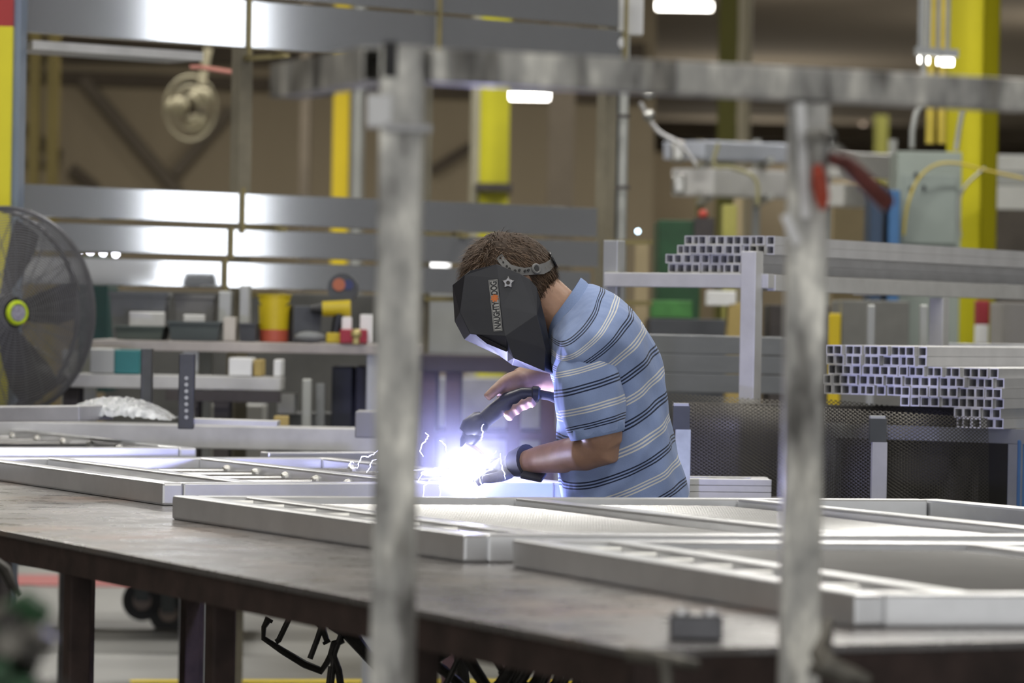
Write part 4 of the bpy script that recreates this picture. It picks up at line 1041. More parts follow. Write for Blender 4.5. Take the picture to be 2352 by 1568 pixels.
girder(1325, 292, 3700, 345, 78, 40, BRD, 'distant dark girder low under the roof at right', 'roof_purlin')
for (x, w, lab) in ((700, 22, 'dim brown wall post left of the slim yellow column'), (1290, 60, 'dim brown wall strip right of the olive column')):
    a = PY(x, 300, 32); ww = w*32/F; mb = MB(); mb.box((a.x-ww/2, 32, 0), (a.x+ww/2, 32.2, 5.6)); o = mb.build('wall_post', mat('dusty_beige', (.22, .20, .14), .8, 0, .1, 2) if x == 572 else BRD, smooth=False); tag(o, lab, 'post')
# wall fan
c = PY(440, 250, 30); t = thing('wall_fan', 'dusty round fan mounted high before the back wall', 'fan', tuple(c))
DF = mat('dusty_cream', (.42, .38, .26), .7, 0, .15, 6)
for r_ in (.25, .17, .09):
    mb = MB(); mb.tube([c+V((r_*math.cos(k*math.pi/16)*.8, -.1+.12*(1-r_/.25)*-1, r_*math.sin(k*math.pi/16)*1.0)) for k in range(32)], .012, 6, closed=True); mb.build('guard_ring', DF, t)
for k in range(3):
    a_ = k*2.1+.9; mb = MB(); mb.ball(c+V((.11*math.cos(a_), 0, .12*math.sin(a_))), .09, 10, 8, (1, .25, .8)); mb.build('blade', DF, t)
mb = MB(); mb.tube([c, c+V((0, .35, 0))], .07, 12); mb.build('motor', BR, t)
mb = MB(); mb.bar(c+V((.05, .3, .2)), c+V((.1, .3, .5)), .05, .05); mb.build('mount_bracket', DF, t, smooth=False)

# ceiling lamps
def lamp(x, y, Y, L, lab, ang=0, r_=.045):
    c = PY(x, y, Y); t = thing('ceiling_lamp', lab, 'ceiling lamp', tuple(c), 'distant ceiling lamps')
    mb = MB(); mb.tube([c+V((-L/2, 0, 0)), c+V((L/2, ang, 0))], r_, 10); mb.build('tube', WHT, t)
    mb = MB(); mb.box((c.x-L/2-.02, c.y-.04, c.z+r_+.005), (c.x+L/2+.02, c.y+.04, c.z+r_+.04)); mb.build('housing', GREY, t, smooth=False)
    mb = MB(); mb.cyl((c.x, c.y, c.z+r_+.04), (c.x, c.y, 5.6), .01, n=6); mb.build('hanger', GREY, t)
lamp(1556, 14, 48, .85, 'brightest long ceiling lamp at the top of the picture')
lamp(1224, 219, 33, .42, 'ceiling lamp just right of the olive yellow column', r_=.038)
for k, x in enumerate((2112, 2132, 2154, 2176)):
    lamp(x, 137+k*2, 17.2, .004 if k < 3 else .05, ['leftmost of four small lamps by the yellow conduits', 'second of four small lamps by the yellow conduits', 'third of four small lamps by the yellow conduits', 'rightmost and widest of four small lamps before the yellow column'][k], r_=.016)
c = PY(1982, 292, 80); mb = MB(); mb.ball(c, .06, 12, 8); o = mb.build('pendant_lamp', emit('warm_bulb', (1, .82, .68), 7)); tag(o, 'small warm round lamp far away right of the rack post', 'lamp')
for k, x in enumerate((182, 208, 237, 266)):
    c = PY(x, 574+k*3, 26); mb = MB(); mb.ball(c, .010, 10, 8); o = mb.build('bright_spot', emit('cool_glow', (.85, .86, 1), 30)); tag(o, ['leftmost small bright spot seen through the fan guard', 'small bright spot at the rim of the fan guard', 'third small bright spot just outside the fan', 'rightmost and dimmest small bright spot outside the fan'][k], 'lamp', 'row of small bright spots by the fan')  # small glowing balls put in as bright spots
c = PY(1465, 531, 20); mb = MB(); mb.ball(c, .006, 10, 8); o = mb.build('distant_spark', emit('blue_spark', (.6, .8, 1), 20)); tag(o, 'tiny blue-white point of light right of the grey pipe', 'light')
c = PY(1004, 612, 34); mb = MB(); mb.box((c.x-.10, c.y, c.z-.055), (c.x+.10, c.y+.03, c.z+.055)); o = mb.build('far_daylight', emit('far_daylight_glow', (1, 1, 1), 2.2), smooth=False); tag(o, 'bright white rectangle of far daylight between the rack post and the hair', 'light')  # glowing box stands for daylight from a far opening

# ================================================================ BIG FLOOR FAN
YF = 12.3; fc = PY(10, 718, YF)
t = thing('drum_fan', 'large dark industrial fan with yellow-green hub ring at the left edge', 'fan', (fc.x, YF, 0))
ya = math.radians(38)
ex = V((math.cos(ya), math.sin(ya), 0)); ey = V((-math.sin(ya), math.cos(ya), 0))*-1; ez = V((0, 0, 1))   # ey: towards the viewer (fan axis)
def fp(r_, th, d=0): return fc+ex*(r_*math.cos(th))+ez*(r_*math.sin(th))+ey*d
R_ = .335
FG = mat('fan_guard_wire', (.17, .17, .18), .5, .5, .1, 20); FB = mat('fan_blade_dark', (.045, .042, .045), .55, .2, .1, 10)
mb = MB()
for k in range(34):
    r_ = .045+(R_-.045)*(k+1)/34; mb.tube([fp(r_, 2*math.pi*j/56, .075*math.sqrt(max(0, 1-(r_/R_)**3))) for j in range(56)], .0024, 4, closed=True)
mb.build('guard_wires', FG, t)
mb = MB()
for k in range(28):
    th = 2*math.pi*k/28; mb.tube([fp(.04+(R_-.04)*j/6, th, .073*math.sqrt(max(0, 1-((.04+(R_-.04)*j/6)/R_)**3))-.002) for j in range(7)], .0016, 4)
mb.build('guard_spokes', FG, t)
mb = MB(); mb.tube([fp(R_, 2*math.pi*j/64, 0) for j in range(64)], .008, 8, closed=True); mb.build('rim', mat('fan_rim', (.20, .20, .22), .35, .8, .1, 10), t)
mb = MB(); mb.tube([fp(R_, 2*math.pi*j/64, -.10) for j in range(64)], .008, 8, closed=True); mb.build('rear_rim', MATS['fan_rim'], t)
mb = MB()
for k in range(24):
    th = 2*math.pi*k/24; mb.tube([fp(R_, th, -.1), fp(.1, th, -.16)], .0018, 4)
mb.build('rear_guard', FG, t)
for k, th in enumerate((math.radians(68), math.radians(158), math.radians(250), math.radians(302), math.radians(8))):
    mb = MB(); vs = []
    for r_, w0, w1, tw in ((.05, -.35, .35, .02), (.16, -.33, .30, .03), (.25, -.28, .26, .035), (.305, -.20, .22, .035)):
        vs.append((r_, w0, w1, tw))
    rings = []
    for r_, w0, w1, tw in vs:
        p0 = fp(r_, th+w0, -.05-tw*.8); p1 = fp(r_, th+w1, -.05+tw*.8); rings.append([p0, p1, p1+ey*.004, p0+ey*.004])
    mb.loft(rings); mb.build('blade', FB, t)
mb = MB(); mb.tube([fp(0, 0, -.16), fp(0, 0, .03)], .06, 20); mb.build('motor', FB, t)
mb = MB(); mb.tube([fp(.034, 2*math.pi*j/32, .082) for j in range(32)], .0085, 8, closed=True, flat=.6); mb.build('hub_ring', mat('yellow_green_label', (.42, .55, .01), .5, 0, .05, 5), t)
mb = MB(); mb.tube([fp(0, 0, .078), fp(0, 0, .088)], .026, 20); mb.build('hub_badge', mat('badge_silver', (.35, .34, .42), .4, .5, .3, 80), t)
mb = MB(); mb.tube([V((fc.x, YF+.1, 0)), V((fc.x, YF+.1, fc.z-.3))], .025, 10); mb.build('stand_pole', STEEL_DARK, t)
mb = MB(); mb.tube([V((fc.x, YF+.1, 0)), V((fc.x, YF+.1, .04))], .24, 24); mb.build('base', STEEL_DARK, t)
mb = MB(); mb.tube([fp(R_, -math.pi/2-.9, -.05), fp(R_*1.02, -math.pi/2, -.05), fp(R_, -math.pi/2+.9, -.05)], .012, 8); mb.build('yoke', STEEL_DARK, t)

# ================================================================ SIMPLE PLACED ITEMS
def item(name, label, cat, x0, y0, x1, y1, Y, depth, m_, group=None, bevel=.004, yaw=0):
    mb = MB(); pbox(mb, x0, y0, x1, y1, Y, depth, yaw)
    if x0 > 1400 and y1 >= 900:
        zl = min(v.z for v in mb.v)
        for v in mb.v:
            if v.z < zl+1e-4: v.z = 0
    o = mb.build(name, m_, smooth=False, bevel=bevel); tag(o, label, cat, group); return o
def bin_(name, label, cat, x0, y0, x1, y1, Y, depth, m_, group=None):
    a = PY((x0+x1)/2, y1, Y); w = (x1-x0)*Y/F; h = (y1-y0)*Y/F
    t = thing(name, label, cat, (a.x, Y, a.z), group)
    mb = MB(); c = V((a.x, Y+depth/2, a.z))
    def ring(s_, z, i=0): return [c+V((sx*(w/2*s_-i), sy*(depth/2*s_-i), z)) for sx, sy in ((-1, -1), (1, -1), (1, 1), (-1, 1))]
    mb.loft([ring(.88, 0), ring(1, h), ring(1, h, .004), ring(.88, .006, .004)]); mb.build('body', m_, t, smooth=False)
    mb = MB(); mb.loft([ring(1.04, h*.9), ring(1.04, h), ring(1.0, h, .002), ring(1.0, h*.9, -.001), ring(1.04, h*.9)], caps=False); mb.build('rim', m_, t, smooth=False)
    return t
def bench(name, label, x0, x1, y, Y, thick, depth, m_, legs, shelf=None, ml=None, z_=None):
    a = PY(x0, y, Y); b = PY(x1, y, Y); z = PY((x0+x1)/2, y, Y).z
    t = thing(name, label, 'workbench', ((a.x+b.x)/2, Y, 0))
    mb = MB(); mb.box((a.x, Y, z-thick), (b.x, Y+depth, z)); mb.build('benchtop', m_, t, smooth=False, bevel=.003)
    for lx in legs:
        p = PY(lx, y, Y)
        for yy in (Y+.03, Y+depth-.08):
            mb = MB(); mb.box((p.x-.025, yy, 0), (p.x+.025, yy+.05, z-thick)); mb.build('leg', ml or m_, t, smooth=False)
    if shelf:
        zs = PY(x0, shelf[0], Y).z; mb = MB(); mb.box((a.x+.02, Y+.02, zs-shelf[1]), (b.x-.02, Y+depth-.02, zs)); mb.build('shelf', m_, t, smooth=False)
    return t, z
# bench behind the rack post, left
BT = mat('worn_bench_top', (.36, .33, .31), .5, .3, .2, 5)
BT2 = mat('pale_bench_top', (.50, .50, .49), .5, .2, .15, 6)
b1, z1 = bench('workbench', 'cluttered long bench with worn top between fan and rack post', 210, 960, 786, 13.0, .035, .7, BT, (158, 437, 860), None, PIPE_L)
b2, z2 = bench('workbench', 'lower pale bench in front of the cluttered bench at left', 150, 645, 862, 12.72, .045, .24, BT2, (160, 437, 508), None, STEEL_DARK)
a = PY(385, 905, 12.28); 
mb = MB(); pbox(mb, 380, 897, 645, 922, 12.69, .02); mb.build('front_rail', STEEL_DARK, b2, smooth=False)
b3, z3 = bench('workbench', 'dark steel bench seen between the rack post and the striped shirt', 940, 1320, 818, 13.2, .056, .7, mat('dark_brown_steel', (.045, .035, .04), .5, .3, .2, 6), (985, 1041, 1182, 1262), None, mat('maroon_leg', (.085, .045, .05), .55, .2, .2, 6))
mb = MB(); pbox(mb, 975, 992, 1300, 1010, 13.25, .6); mb.build('shelf', MATS['maroon_leg'], b3, smooth=False)
def zof(z, x, Y):  # picture row of height z
    d = V((0, Y, z))-CAM; return 784-F*((d.dot(cu))/(d.dot(fwd)))+math.tan(RHO)*(x-1176)
def onb(name, label, cat, x0, x1, y0, z, Y, depth, m_, group=None, kind='box', yaw=0):
    yb = zof(z+.002, (x0+x1)/2, Y)
    if kind == 'bin': return bin_(name, label, cat, x0, y0, x1, yb, Y, depth, m_, group)
    return item(name, label, cat, x0, y0, x1, yb, Y, depth, m_, group, yaw=yaw)
# bucket
yb = zof(z1+.002, 629, 13.1); c = PY(629, yb, 13.15); t = thing('bucket', 'yellow bucket with a red band at its bottom on the bench', 'bucket', tuple(c))
hh = (yb-676)*13.15/F; rr_ = 38*13.15/F
mb = MB(); mb.tube([c, c+V((0, 0, hh*.26))], [rr_*.88, rr_*.90], 24); mb.build('red_band', mat('red_label', (.45, .09, .05), .5, 0, .1, 5), t)
mb = MB(); mb.tube([c+V((0, 0, hh*.26)), c+V((0, 0, hh*.96)), c+V((0, 0, hh*.962)), c+V((0, 0, hh))], [rr_*.90, rr_*.98, rr_*1.04, rr_*1.04], 24); mb.build('body', mat('bucket_yellow', (.55, .42, .01), .45, 0, .1, 5), t)
mb = MB(); mb.tube([c+V((rr_*1.02*math.cos(k*math.pi/12), -rr_*.8*abs(math.sin(k*math.pi/12)), hh*.9-.03*math.sin(k*math.pi/12))) for k in range(13)], .003, 6); mb.build('handle', PIPE_D, t)
onb('cable_coil_box', 'charcoal box right of the yellow bucket', 'box', 672, 738, 702, z1, 13.12, .25, DKGREY, yaw=.25)
mb = MB(); yb = zof(z1+.002, 700, 13.0); mb.ball(PY(712, yb-10, 13.05)+V((0, 0, .004)), .045, 14, 8, (1.2, .8, .45)); o = mb.build('rag', GREY); tag(o, 'crumpled grey rag in front of the charcoal box', 'rag')
# cordless drill
c = PY(770, zof(z1+.002, 770, 13.1), 13.1); t = thing('cordless_drill', 'yellow and white power drill on the bench left of the rack post', 'drill', tuple(c))
mb = MB(); mb.box((c.x-.03, c.y-.03, c.z), (c.x+.03, c.y+.04, c.z+.035)); mb.build('battery', MATS['bucket_yellow'], t, smooth=False, bevel=.004)
mb = MB(); mb.tube([c+V((.0, 0, .03)), c+V((.012, 0, .10))], [.018, .02], 10); mb.build('grip', BLACKP, t)
mb = MB(); mb.tube([c+V((-.045, 0, .115)), c+V((.05, 0, .12))], [.026, .028], 14); mb.build('body', MATS['bucket_yellow'], t)
mb = MB(); mb.tube([c+V((-.085, 0, .114)), c+V((-.045, 0, .115))], [.012, .02], 12); mb.build('chuck', BLACKP, t)
onb('bottle', 'cream bottle standing upright behind the yellow drill', 'bottle', 782, 803, 690, z1, 13.2, .07, mat('cream_plastic', (.5, .4, .24), .5, 0, .1, 5))
onb('jar', 'small white jar right of the drill on the bench', 'jar', 784, 806, 728, z1, 13.05, .06, WHITE)
onb('red_tray', 'low red tray in front of the white jar', 'tray', 780, 842, 756, z1, 12.99, .08, mat('crimson_plastic', (.32, .02, .04), .5, 0, .1, 5))
onb('white_cup', 'white cup at the right end of the bench near the rack post', 'cup', 826, 856, 722, z1, 13.08, .08, WHITE)
c = PY(818, zof(z1+.002, 818, 12.97)-22, 12.95)
mb = MB(); mb.ball(c, .018, 12, 8); mb.tube([c-V((0, 0, .034)), c], .012, 10); o = mb.build('brass_fitting', mat('brass', (.5, .42, .18), .4, .5, .1, 5)); tag(o, 'small round brass fitting in front of the white cup', 'fitting')
# bench grinder on post
c = PY(788, 662, 13.3); t = thing('bench_grinder', 'dark round grinder with orange and blue centre above the bench', 'grinder', (c.x, c.y, z1))
mb = MB(); mb.tube([c+V((0, -.05, 0)), c+V((0, .05, 0))], .052, 24); mb.build('wheel_guard', DKGREY, t)
mb = MB(); mb.tube([c+V((-.012, -.056, .012)), c+V((-.012, -.05, .012))], .022, 16); mb.build('orange_disc', mat('orange_paint', (.4, .12, .06), .5, 0, .1, 5), t)
mb = MB(); mb.tube([c+V((.02, -.054, .012)), c+V((.02, -.05, .012))], .018, 16); mb.build('blue_disc', mat('navy_paint', (.03, .04, .13), .5, 0, .1, 5), t)
mb = MB(); mb.box((c.x-.02, c.y-.02, z1+.001), (c.x+.02, c.y+.02, c.z-.03)); mb.build('pedestal', STEEL_DARK, t, smooth=False)
onb('parts_bin', 'dark grey bin with scrap near the left end of the cluttered bench', 'bin', 385, 505, 738, z1, 13.02, .3, mat('bin_dark', (.07, .085, .085), .5, 0, .1, 5), kind='bin')
onb('parts_bin', 'green-grey low bin left of the dark grey bin', 'bin', 262, 375, 748, z1, 13.02, .3, mat('bin_green', (.09, .11, .095), .5, 0, .1, 5), kind='bin')
onb('parts_bin', 'narrow charcoal bin between the bright jar and the bucket', 'bin', 548, 588, 742, z1, 13.05, .2, DKGREY, kind='bin')
onb('aluminium_offcut', 'bright aluminium offcut behind the green-grey bin', 'metal offcut', 295, 378, 716, z1, 13.36, .05, ALU_PALE)
onb('aluminium_offcut', 'shiny aluminium offcut lying behind the dark grey bin', 'metal offcut', 420, 470, 722, z1, 13.36, .05, ALU_PALE)
onb('jar', 'small white and orange jar left of the narrow charcoal bin', 'jar', 512, 540, 728, z1, 13.02, .08, mat('jar_white', (.45, .42, .38), .5, 0, .1, 5))
onb('grey_crate', 'grey crate at the back of the bench below the shiny beams', 'crate', 250, 380, 670, z1, 13.45, .2, GREY, kind='bin')
onb('grey_crate', 'dim crate at the back of the bench, mid-way to the bucket', 'crate', 400, 490, 676, z1, 13.45, .2, mat('dim_grey', (.15, .15, .15), .6, 0, .1, 5), kind='bin')
onb('paint_can', 'pale can standing behind the jar near the bucket', 'can', 548, 572, 655, z1, 13.4, .1, PIPE_L)
onb('paint_can', 'pale can right at the bench back left of the jar', 'can', 500, 530, 668, z1, 13.4, .1, PIPE_L)
# teal bins
item('teal_bin', 'dark teal bin standing behind the fan, upper one', 'bin', 172, 590, 248, 652, 15.0, .3, TEAL)
item('cabinet', 'dark green cabinet under the upper teal bin', 'cabinet', 176, 654, 244, 900, 15.0, .4, mat('dark_teal', (.012, .06, .06), .5, 0, .1, 5))
onb('teal_box', 'teal box on the lower pale bench', 'box', 262, 320, 803, z2, 12.74, .2, TEAL)
onb('grey_box', 'pale grey box left of the teal box on the lower bench', 'box', 205, 262, 800, z2, 12.74, .2, PIPE_L)
onb('white_box', 'white box on the lower bench, left of the yellow sliver', 'box', 525, 578, 822, z2, 12.74, .2, WHITE)
onb('white_box', 'white box at the right end of the lower bench', 'box', 628, 645, 826, z2, 12.74, .2, WHITE)
onb('yellow_box', 'thin ochre box between the two white boxes', 'box', 582, 600, 826, z2, 12.74, .2, mat('ochre_box', (.4, .3, .1), .6, 0, .1, 5))
# cabinets below bench, right part
item('grey_cabinet', 'dark blue-grey cabinet standing under the bench near the rack post', 'cabinet', 758, 842, 806, 1100, 13.3, .5, mat('blue_grey', (.06, .065, .09), .5, .1, .1, 4))
item('grey_cabinet', 'very dark cabinet right beside the rack post under the bench', 'cabinet', 812, 842, 900, 1100, 13.25, .5, mat('ink_blue', (.035, .035, .06), .5, .1, .1, 4))
item('metal_stand', 'light metal stand left of the dark cabinets under the bench', 'stand', 690, 870, 712, 1100, 12.9, .05, PIPE_L)
item('metal_stand', 'second light metal stand right of the first under the bench', 'stand', 722, 880, 742, 1100, 13.0, .05, GREY)
item('white_box', 'small white box on the floor stand left of the metal stands', 'box', 636, 905, 676, 950, 13.2, .2, WHITE)
item('drawer_unit', 'mid grey drawer unit beneath the lower bench, behind the posts', 'cabinet', 660, 952, 860, 1100, 13.4, .4, GREY)
item('grey_crate', 'pale crate beyond the lower bench legs', 'crate', 480, 930, 600, 1100, 14.5, .3, mat('pale_crate', (.33, .33, .32), .6, 0, .1, 4))
item('grey_case', 'grey tapered case just left of the rack post above the channel', 'case', 815, 945, 900, 1006, 10.9, .2, mat('case_grey', (.22, .22, .225), .6, 0, .05, 4))
item('ochre_can', 'small ochre can behind the channel', 'can', 628, 955, 662, 985, 12.0, .05, MATS['ochre_box'])
# dark posts on the table edge
for (x0, x1, y0, y1, Y, lab) in ((322, 348, 800, 925, 11.2, 'slim dark steel post standing left of the perforated one'), (408, 444, 812, 985, 10.9, 'dark perforated steel post standing behind the gate')):
    t = thing('steel_post', lab, 'post', tuple(PY((x0+x1)/2, y1, Y))); mb = MB(); pbox(mb, x0, y0, x1, y1, Y, .045); mb.build('body', mat('post_dark', (.07, .072, .08), .35, .7, .2, 10), t, smooth=False, bevel=.003)
    if x0 > 400:
        for k in range(7):
            p = PY((x0+x1)/2+2, 868+k*15, Y-.002); mb = MB(); mb.tube([p, p+V((0, .003, 0))], .0055, 10); mb.build('bolt', PIPE_L, t)
# plastic wrapped bundle + grey beam
mb = MB(); mb.bar(PY(-40, 950, 11.0), PY(222, 948, 10.9), .25, .042); o = mb.build('aluminium_channel', ALU_DULL, smooth=False, bevel=.003); tag(o, 'dull grey channel lying under the plastic wrap at far left', 'metal channel')
mb = MB(); N1, N2 = 40, 16; q0 = PY(165, 930, 11.1); q1 = PY(400, 945, 11.0)
rp_ = random.Random(9)
for i in range(N1+1):
    for j in range(N2+1):
        s_ = i/N1; tt = j/N2; p = q0.lerp(q1, s_)
        h_ = .052*math.sin(math.pi*min(1, max(0, s_*1.0+.02)))**.6*math.sin(math.pi*tt)**.5 + rp_.uniform(-.004, .004)
        mb.v.append(V((p.x, p.y+(tt-.5)*.3, p.z-.02+h_)))
for i in range(N1):
    for j in range(N2):
        a_ = i*(N2+1)+j; mb.f.append((a_, a_+1, a_+N2+2, a_+N2+1))
o = mb.build('plastic_wrap', mat('clear_film', (.42, .44, .46), .22, .3, .3, 30, bump=.5)); tag(o, 'crumpled clear plastic film heaped behind the gate at left', 'plastic film')
mb = MB(); mb.bar(PY(440, 966, 11.0), PY(640, 972, 11.0), .15, .014); o = mb.build('aluminium_bar', ALU_PALE, smooth=False); tag(o, 'pale bar lying behind the gate right of the perforated post', 'metal bar')

# caster cart seen under the table
t = thing('cart', 'dark cart on swivel casters seen below the table', 'cart', tuple(PY(350, 1455, 16.3)))
for (x, y) in ((328, 1378), (388, 1405)):
    c = PY(x, y, 16.3); mb = MB(); mb.tube([c+V((0, -.025, 0)), c+V((0, .025, 0))], .086, 24); w_ = mb.build('wheel', BLACKR, t)
    mb = MB(); mb.tube([c+V((0, -.03, 0)), c+V((0, .03, 0))], .04, 16); mb.build('hub', mat('wheel_hub', (.2, .16, .14), .5, .4, .1, 5), w_)
    mb = MB(); mb.box((c.x-.03, c.y-.045, c.z), (c.x+.03, c.y-.035, c.z+.13)); mb.box((c.x-.03, c.y+.035, c.z), (c.x+.03, c.y+.045, c.z+.13)); mb.box((c.x-.04, c.y-.05, c.z+.13), (c.x+.04, c.y+.05, c.z+.14)); mb.build('fork', PIPE_D, t, smooth=False)
c = PY(270, 1290, 16.3); mb = MB(); mb.box((c.x-.45, 16.0, c.z+.0), (c.x+.55, 17.0, c.z+.05)); mb.build('deck', DKGREY, t, smooth=False)

# near blurred clamps at the lower left
GD = mat('dark_green_paint', (.02, .09, .03), .5, 0, .4, 12)
t = thing('clamp_pile', 'blurred dark heap of clamps with green bodies at the lower left corner', 'clamps', tuple(PY(60, 1560, 3.6)))
rq = random.Random(4)
for k in range(16):
    x = rq.uniform(-20, 150); y = rq.uniform(1400, 1600)+abs(x-50)*.3; a_ = rq.uniform(0, 3.14); L = rq.uniform(40, 90)
    mb = MB(); mb.tube([PY(x, y, 3.6+rq.uniform(-.1, .1)), PY(x+L*.5*math.cos(a_), y+L*.5*math.sin(a_), 3.62), PY(x+L*math.cos(a_+.5), y+L*math.sin(a_+.5), 3.62)], [.013, .016, .01], 8)
    mb.build('clamp', [CLAMP, GD, MATS['greasy_steel'], CLAMP][k % 4], t)
mb = MB(); mb.tube([PY(20, 1410, 3.6), PY(60, 1395, 3.6), PY(110, 1420, 3.6)], [.012, .018, .012], 8); mb.build('clamp', GD, t)
cclamp('bar_clamp', 'dark clamp arm hanging at the left edge under the table', [(-10, 1290), (12, 1310), (28, 1345), (45, 1365)], [.012, .016, .012, .006], 6.6)

# ================================================================ RIGHT RACK WITH TUBES
RD = V((.515, .857, 0)).normalized(); RW = V((.857, -.515, 0)).normalized()
Sx = PY(1757, 628, 10.6)
rr = thing('stock_rack', 'pale aluminium stock rack holding square tubes at right', 'rack', (Sx.x, Sx.y, 0))
def rbar(name, p0, p1, w, h, m_=ALU_PALE): 
    mb = MB(); mb.bar(p0, p1, w, h); return mb.build(name, m_, rr, smooth=False, bevel=.002)
zb = Sx.z
UPZ = V((0, 0, 1))
def S_(a, b, z): return V((Sx.x, Sx.y, 0))+RW*a+RD*b+V((0, 0, z))
rbar('front_beam', S_(-.50, .0, zb-.021), S_(.02, .0, zb-.021), .04, .040, mat('pale_beam', (.55, .55, .54), .5, .4, .1, 8))
rbar('side_beam', S_(.0, .02, zb-.025), S_(.0, 2.05, zb-.025), .045, .045, MATS['pale_beam'])
for (a_, b_, zt_) in ((-.022, -.035, zb+.06), (-.49, .02, zb+.09), (.0, 1.15, zb-.05), (.0, 2.0, zb-.05)):
    mb = MB(); mb.bar(S_(a_, b_, 0), S_(a_, b_, zt_), .046, .046, up=RD); mb.build('upright', MATS['pale_beam'] if a_ > -.3 else PIPE_L, rr, smooth=False, bevel=.002)
rbar('rear_beam', S_(-.50, 1.6, zb-.021), S_(.02, 1.6, zb-.021), .04, .040)
# tube prototype along local +Y
TUBE = mat('square_tube_aluminium', (.60, .60, .61), .5, .45, .08, 10)
TPI = .0262
def proto(L):
    mb = MB(); mb.htube(V((0, 0, 0)), V((0, L, 0)), .0254, .0254, .0028); o = mb.build('square_tube', TUBE, smooth=False); return o
ang = math.atan2(-RD.x, RD.y)
ORD = ['first', 'second', 'third', 'fourth', 'fifth', 'sixth', 'seventh', 'eighth', 'ninth', 'tenth', 'eleventh', 'twelfth', 'thirteenth', 'fourteenth', 'fifteenth', 'sixteenth', 'seventeenth', 'eighteenth', 'nineteenth', 'twentieth', 'twenty-first']
def stack(rows, org, L, label, grp, jx=.004, jy=.03):
    p = proto(L); first = True; rg = random.Random(2)
    for r_, (a0, n) in enumerate(rows):
        for k in range(n):
            o = p if first else p.copy()
            if not first: COL.objects.link(o)
            first = False
            q = org+RW*(-(a0+k)*TPI)+RD*rg.uniform(0, jy)
            o.location = (q.x, q.y, org.z+TPI*(r_+.5)); o.rotation_euler = (0, 0, ang)
            lr = n-1-k
            w_ = ('rightmost' if lr == n-1 else 'leftmost' if lr == 0 else ORD[lr]+' from left')
            rw = 'top' if r_ == len(rows)-1 else 'bottom' if r_ == 0 else ORD[len(rows)-1-r_]
            tag(o, 'hollow square tube, %s in the %s row of the %s bundle' % (w_, rw, label), 'square tube', grp)
# rows bottom to top; a0 in tube pitches from the right
stack([(1.5, 11), (1.5, 11), (-.3, 12), (-.2, 11)], V((Sx.x, Sx.y, zb)), 2.05, 'upper', 'square tubes in the upper bundle')
# lower bundle
S2 = PY(2288, 985, 9.95)
def S2_(a, b, z): return V((S2.x, S2.y, 0))+RW*a+RD*b+V((0, 0, z))
stack([(0.2, 5), (0.4, 5), (0, 11), (0, 20), (0.1, 20), (0.6, 19), (8.5, 11), (8.6, 11)], V((S2.x, S2.y, S2.z)), 3.0, 'lower', 'square tubes in the lower bundle')
r2 = thing('stock_rack', 'low rack shelf under the lower tube bundle at the right edge', 'rack', (S2.x, S2.y, 0))
mb = MB(); mb.bar(S2_(-.55, .1, S2.z-.02), S2_(.05, .1, S2.z-.02), .04, .038); mb.build('front_beam', GREY, r2, smooth=False)
mb = MB(); mb.bar(S2_(-.55, 1.8, S2.z-.02), S2_(.05, 1.8, S2.z-.02), .04, .038); mb.build('rear_beam', GREY, r2, smooth=False)
for a_, b_ in ((-.52, .1), (.02, .1), (-.52, 1.8), (.02, 1.8)):
    mb = MB(); mb.bar(S2_(a_, b_, 0), S2_(a_, b_, S2.z-.04), .04, .04, up=RD); mb.build('leg', GREY, r2, smooth=False)
# second bundle right edge (sides) and white film
mb = MB(); q0 = S2_(.06, -.02, S2.z); 
# wrapped sheets behind lower bundle
item('wrapped_bundle', 'bundle wrapped in whitish film above the lower tubes at right', 'bundle', 2150, 790, 2400, 848, 12.6, .3, mat('white_film', (.55, .57, .62), .25, .1, .1, 6, bump=.4))
# flat wide tubes, lower shelf left
for k in range(3):
    y = 788+k*44
    mb = MB(); mb.bar(PY(1440, y, 11.6), PY(1830, y+8, 12.3), .05, 43*11.9/F)
    o = mb.build('wide_tube', mat('hazy_aluminium', (.42, .44, .46), .42, .7, .06, 4, stretch=(1, 1, 6)), smooth=False, bevel=.003)
    tag(o, ['topmost wide aluminium tube behind the shirt, right', 'middle wide aluminium tube behind the shirt, right', 'lowest wide aluminium tube behind the shirt, right'][k], 'metal tube', 'wide tubes stacked behind the welder')
# dark mesh sheets
def sheet(name, label, xs, ytop, ybot, Y, bulge, m_):
    mb = MB(); n = len(xs)-1; L = 0; prev = None; rows_ = 12
    pts = []
    for i, x in enumerate(xs):
        s_ = i/n; yy = Y+bulge*math.sin(s_*math.pi)*-1
        top = PY(x, ytop[0]*(1-s_)+ytop[1]*s_, yy); bot = PY(x, ybot[0]*(1-s_)+ybot[1]*s_, yy)
        if prev is not None: L += (top-prev).length
        prev = top; pts.append((top, bot, L))
    for (t_, b_, l_) in pts:
        for j in range(rows_+1):
            s_ = j/rows_; p = b_.lerp(t_, s_); p = p+V((0, .06*max(0, s_-.75)**2*16*.5, 0)); mb.v.append(p)
    for i in range(n):
        for j in range(rows_):
            a_ = i*(rows_+1)+j; b_ = a_+rows_+1
            mb.f.append((a_, b_, b_+1, a_+1)); H_ = (pts[i][0]-pts[i][1]).length
            mb.uv[len(mb.f)-1] = [(pts[i][2], j/rows_*H_), (pts[i+1][2], j/rows_*H_), (pts[i+1][2], (j+1)/rows_*H_), (pts[i][2], (j+1)/rows_*H_)]
    o = mb.build(name, m_); tag(o, label, 'metal mesh'); return o
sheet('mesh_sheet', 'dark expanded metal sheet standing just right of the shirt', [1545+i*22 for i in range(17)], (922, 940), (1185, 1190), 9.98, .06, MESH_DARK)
sheet('mesh_sheet', 'dark bulging expanded metal sheet right of the rack post', [1893+i*21 for i in range(19)], (935, 960), (1200, 1215), 9.80, .12, MESH_DARK)
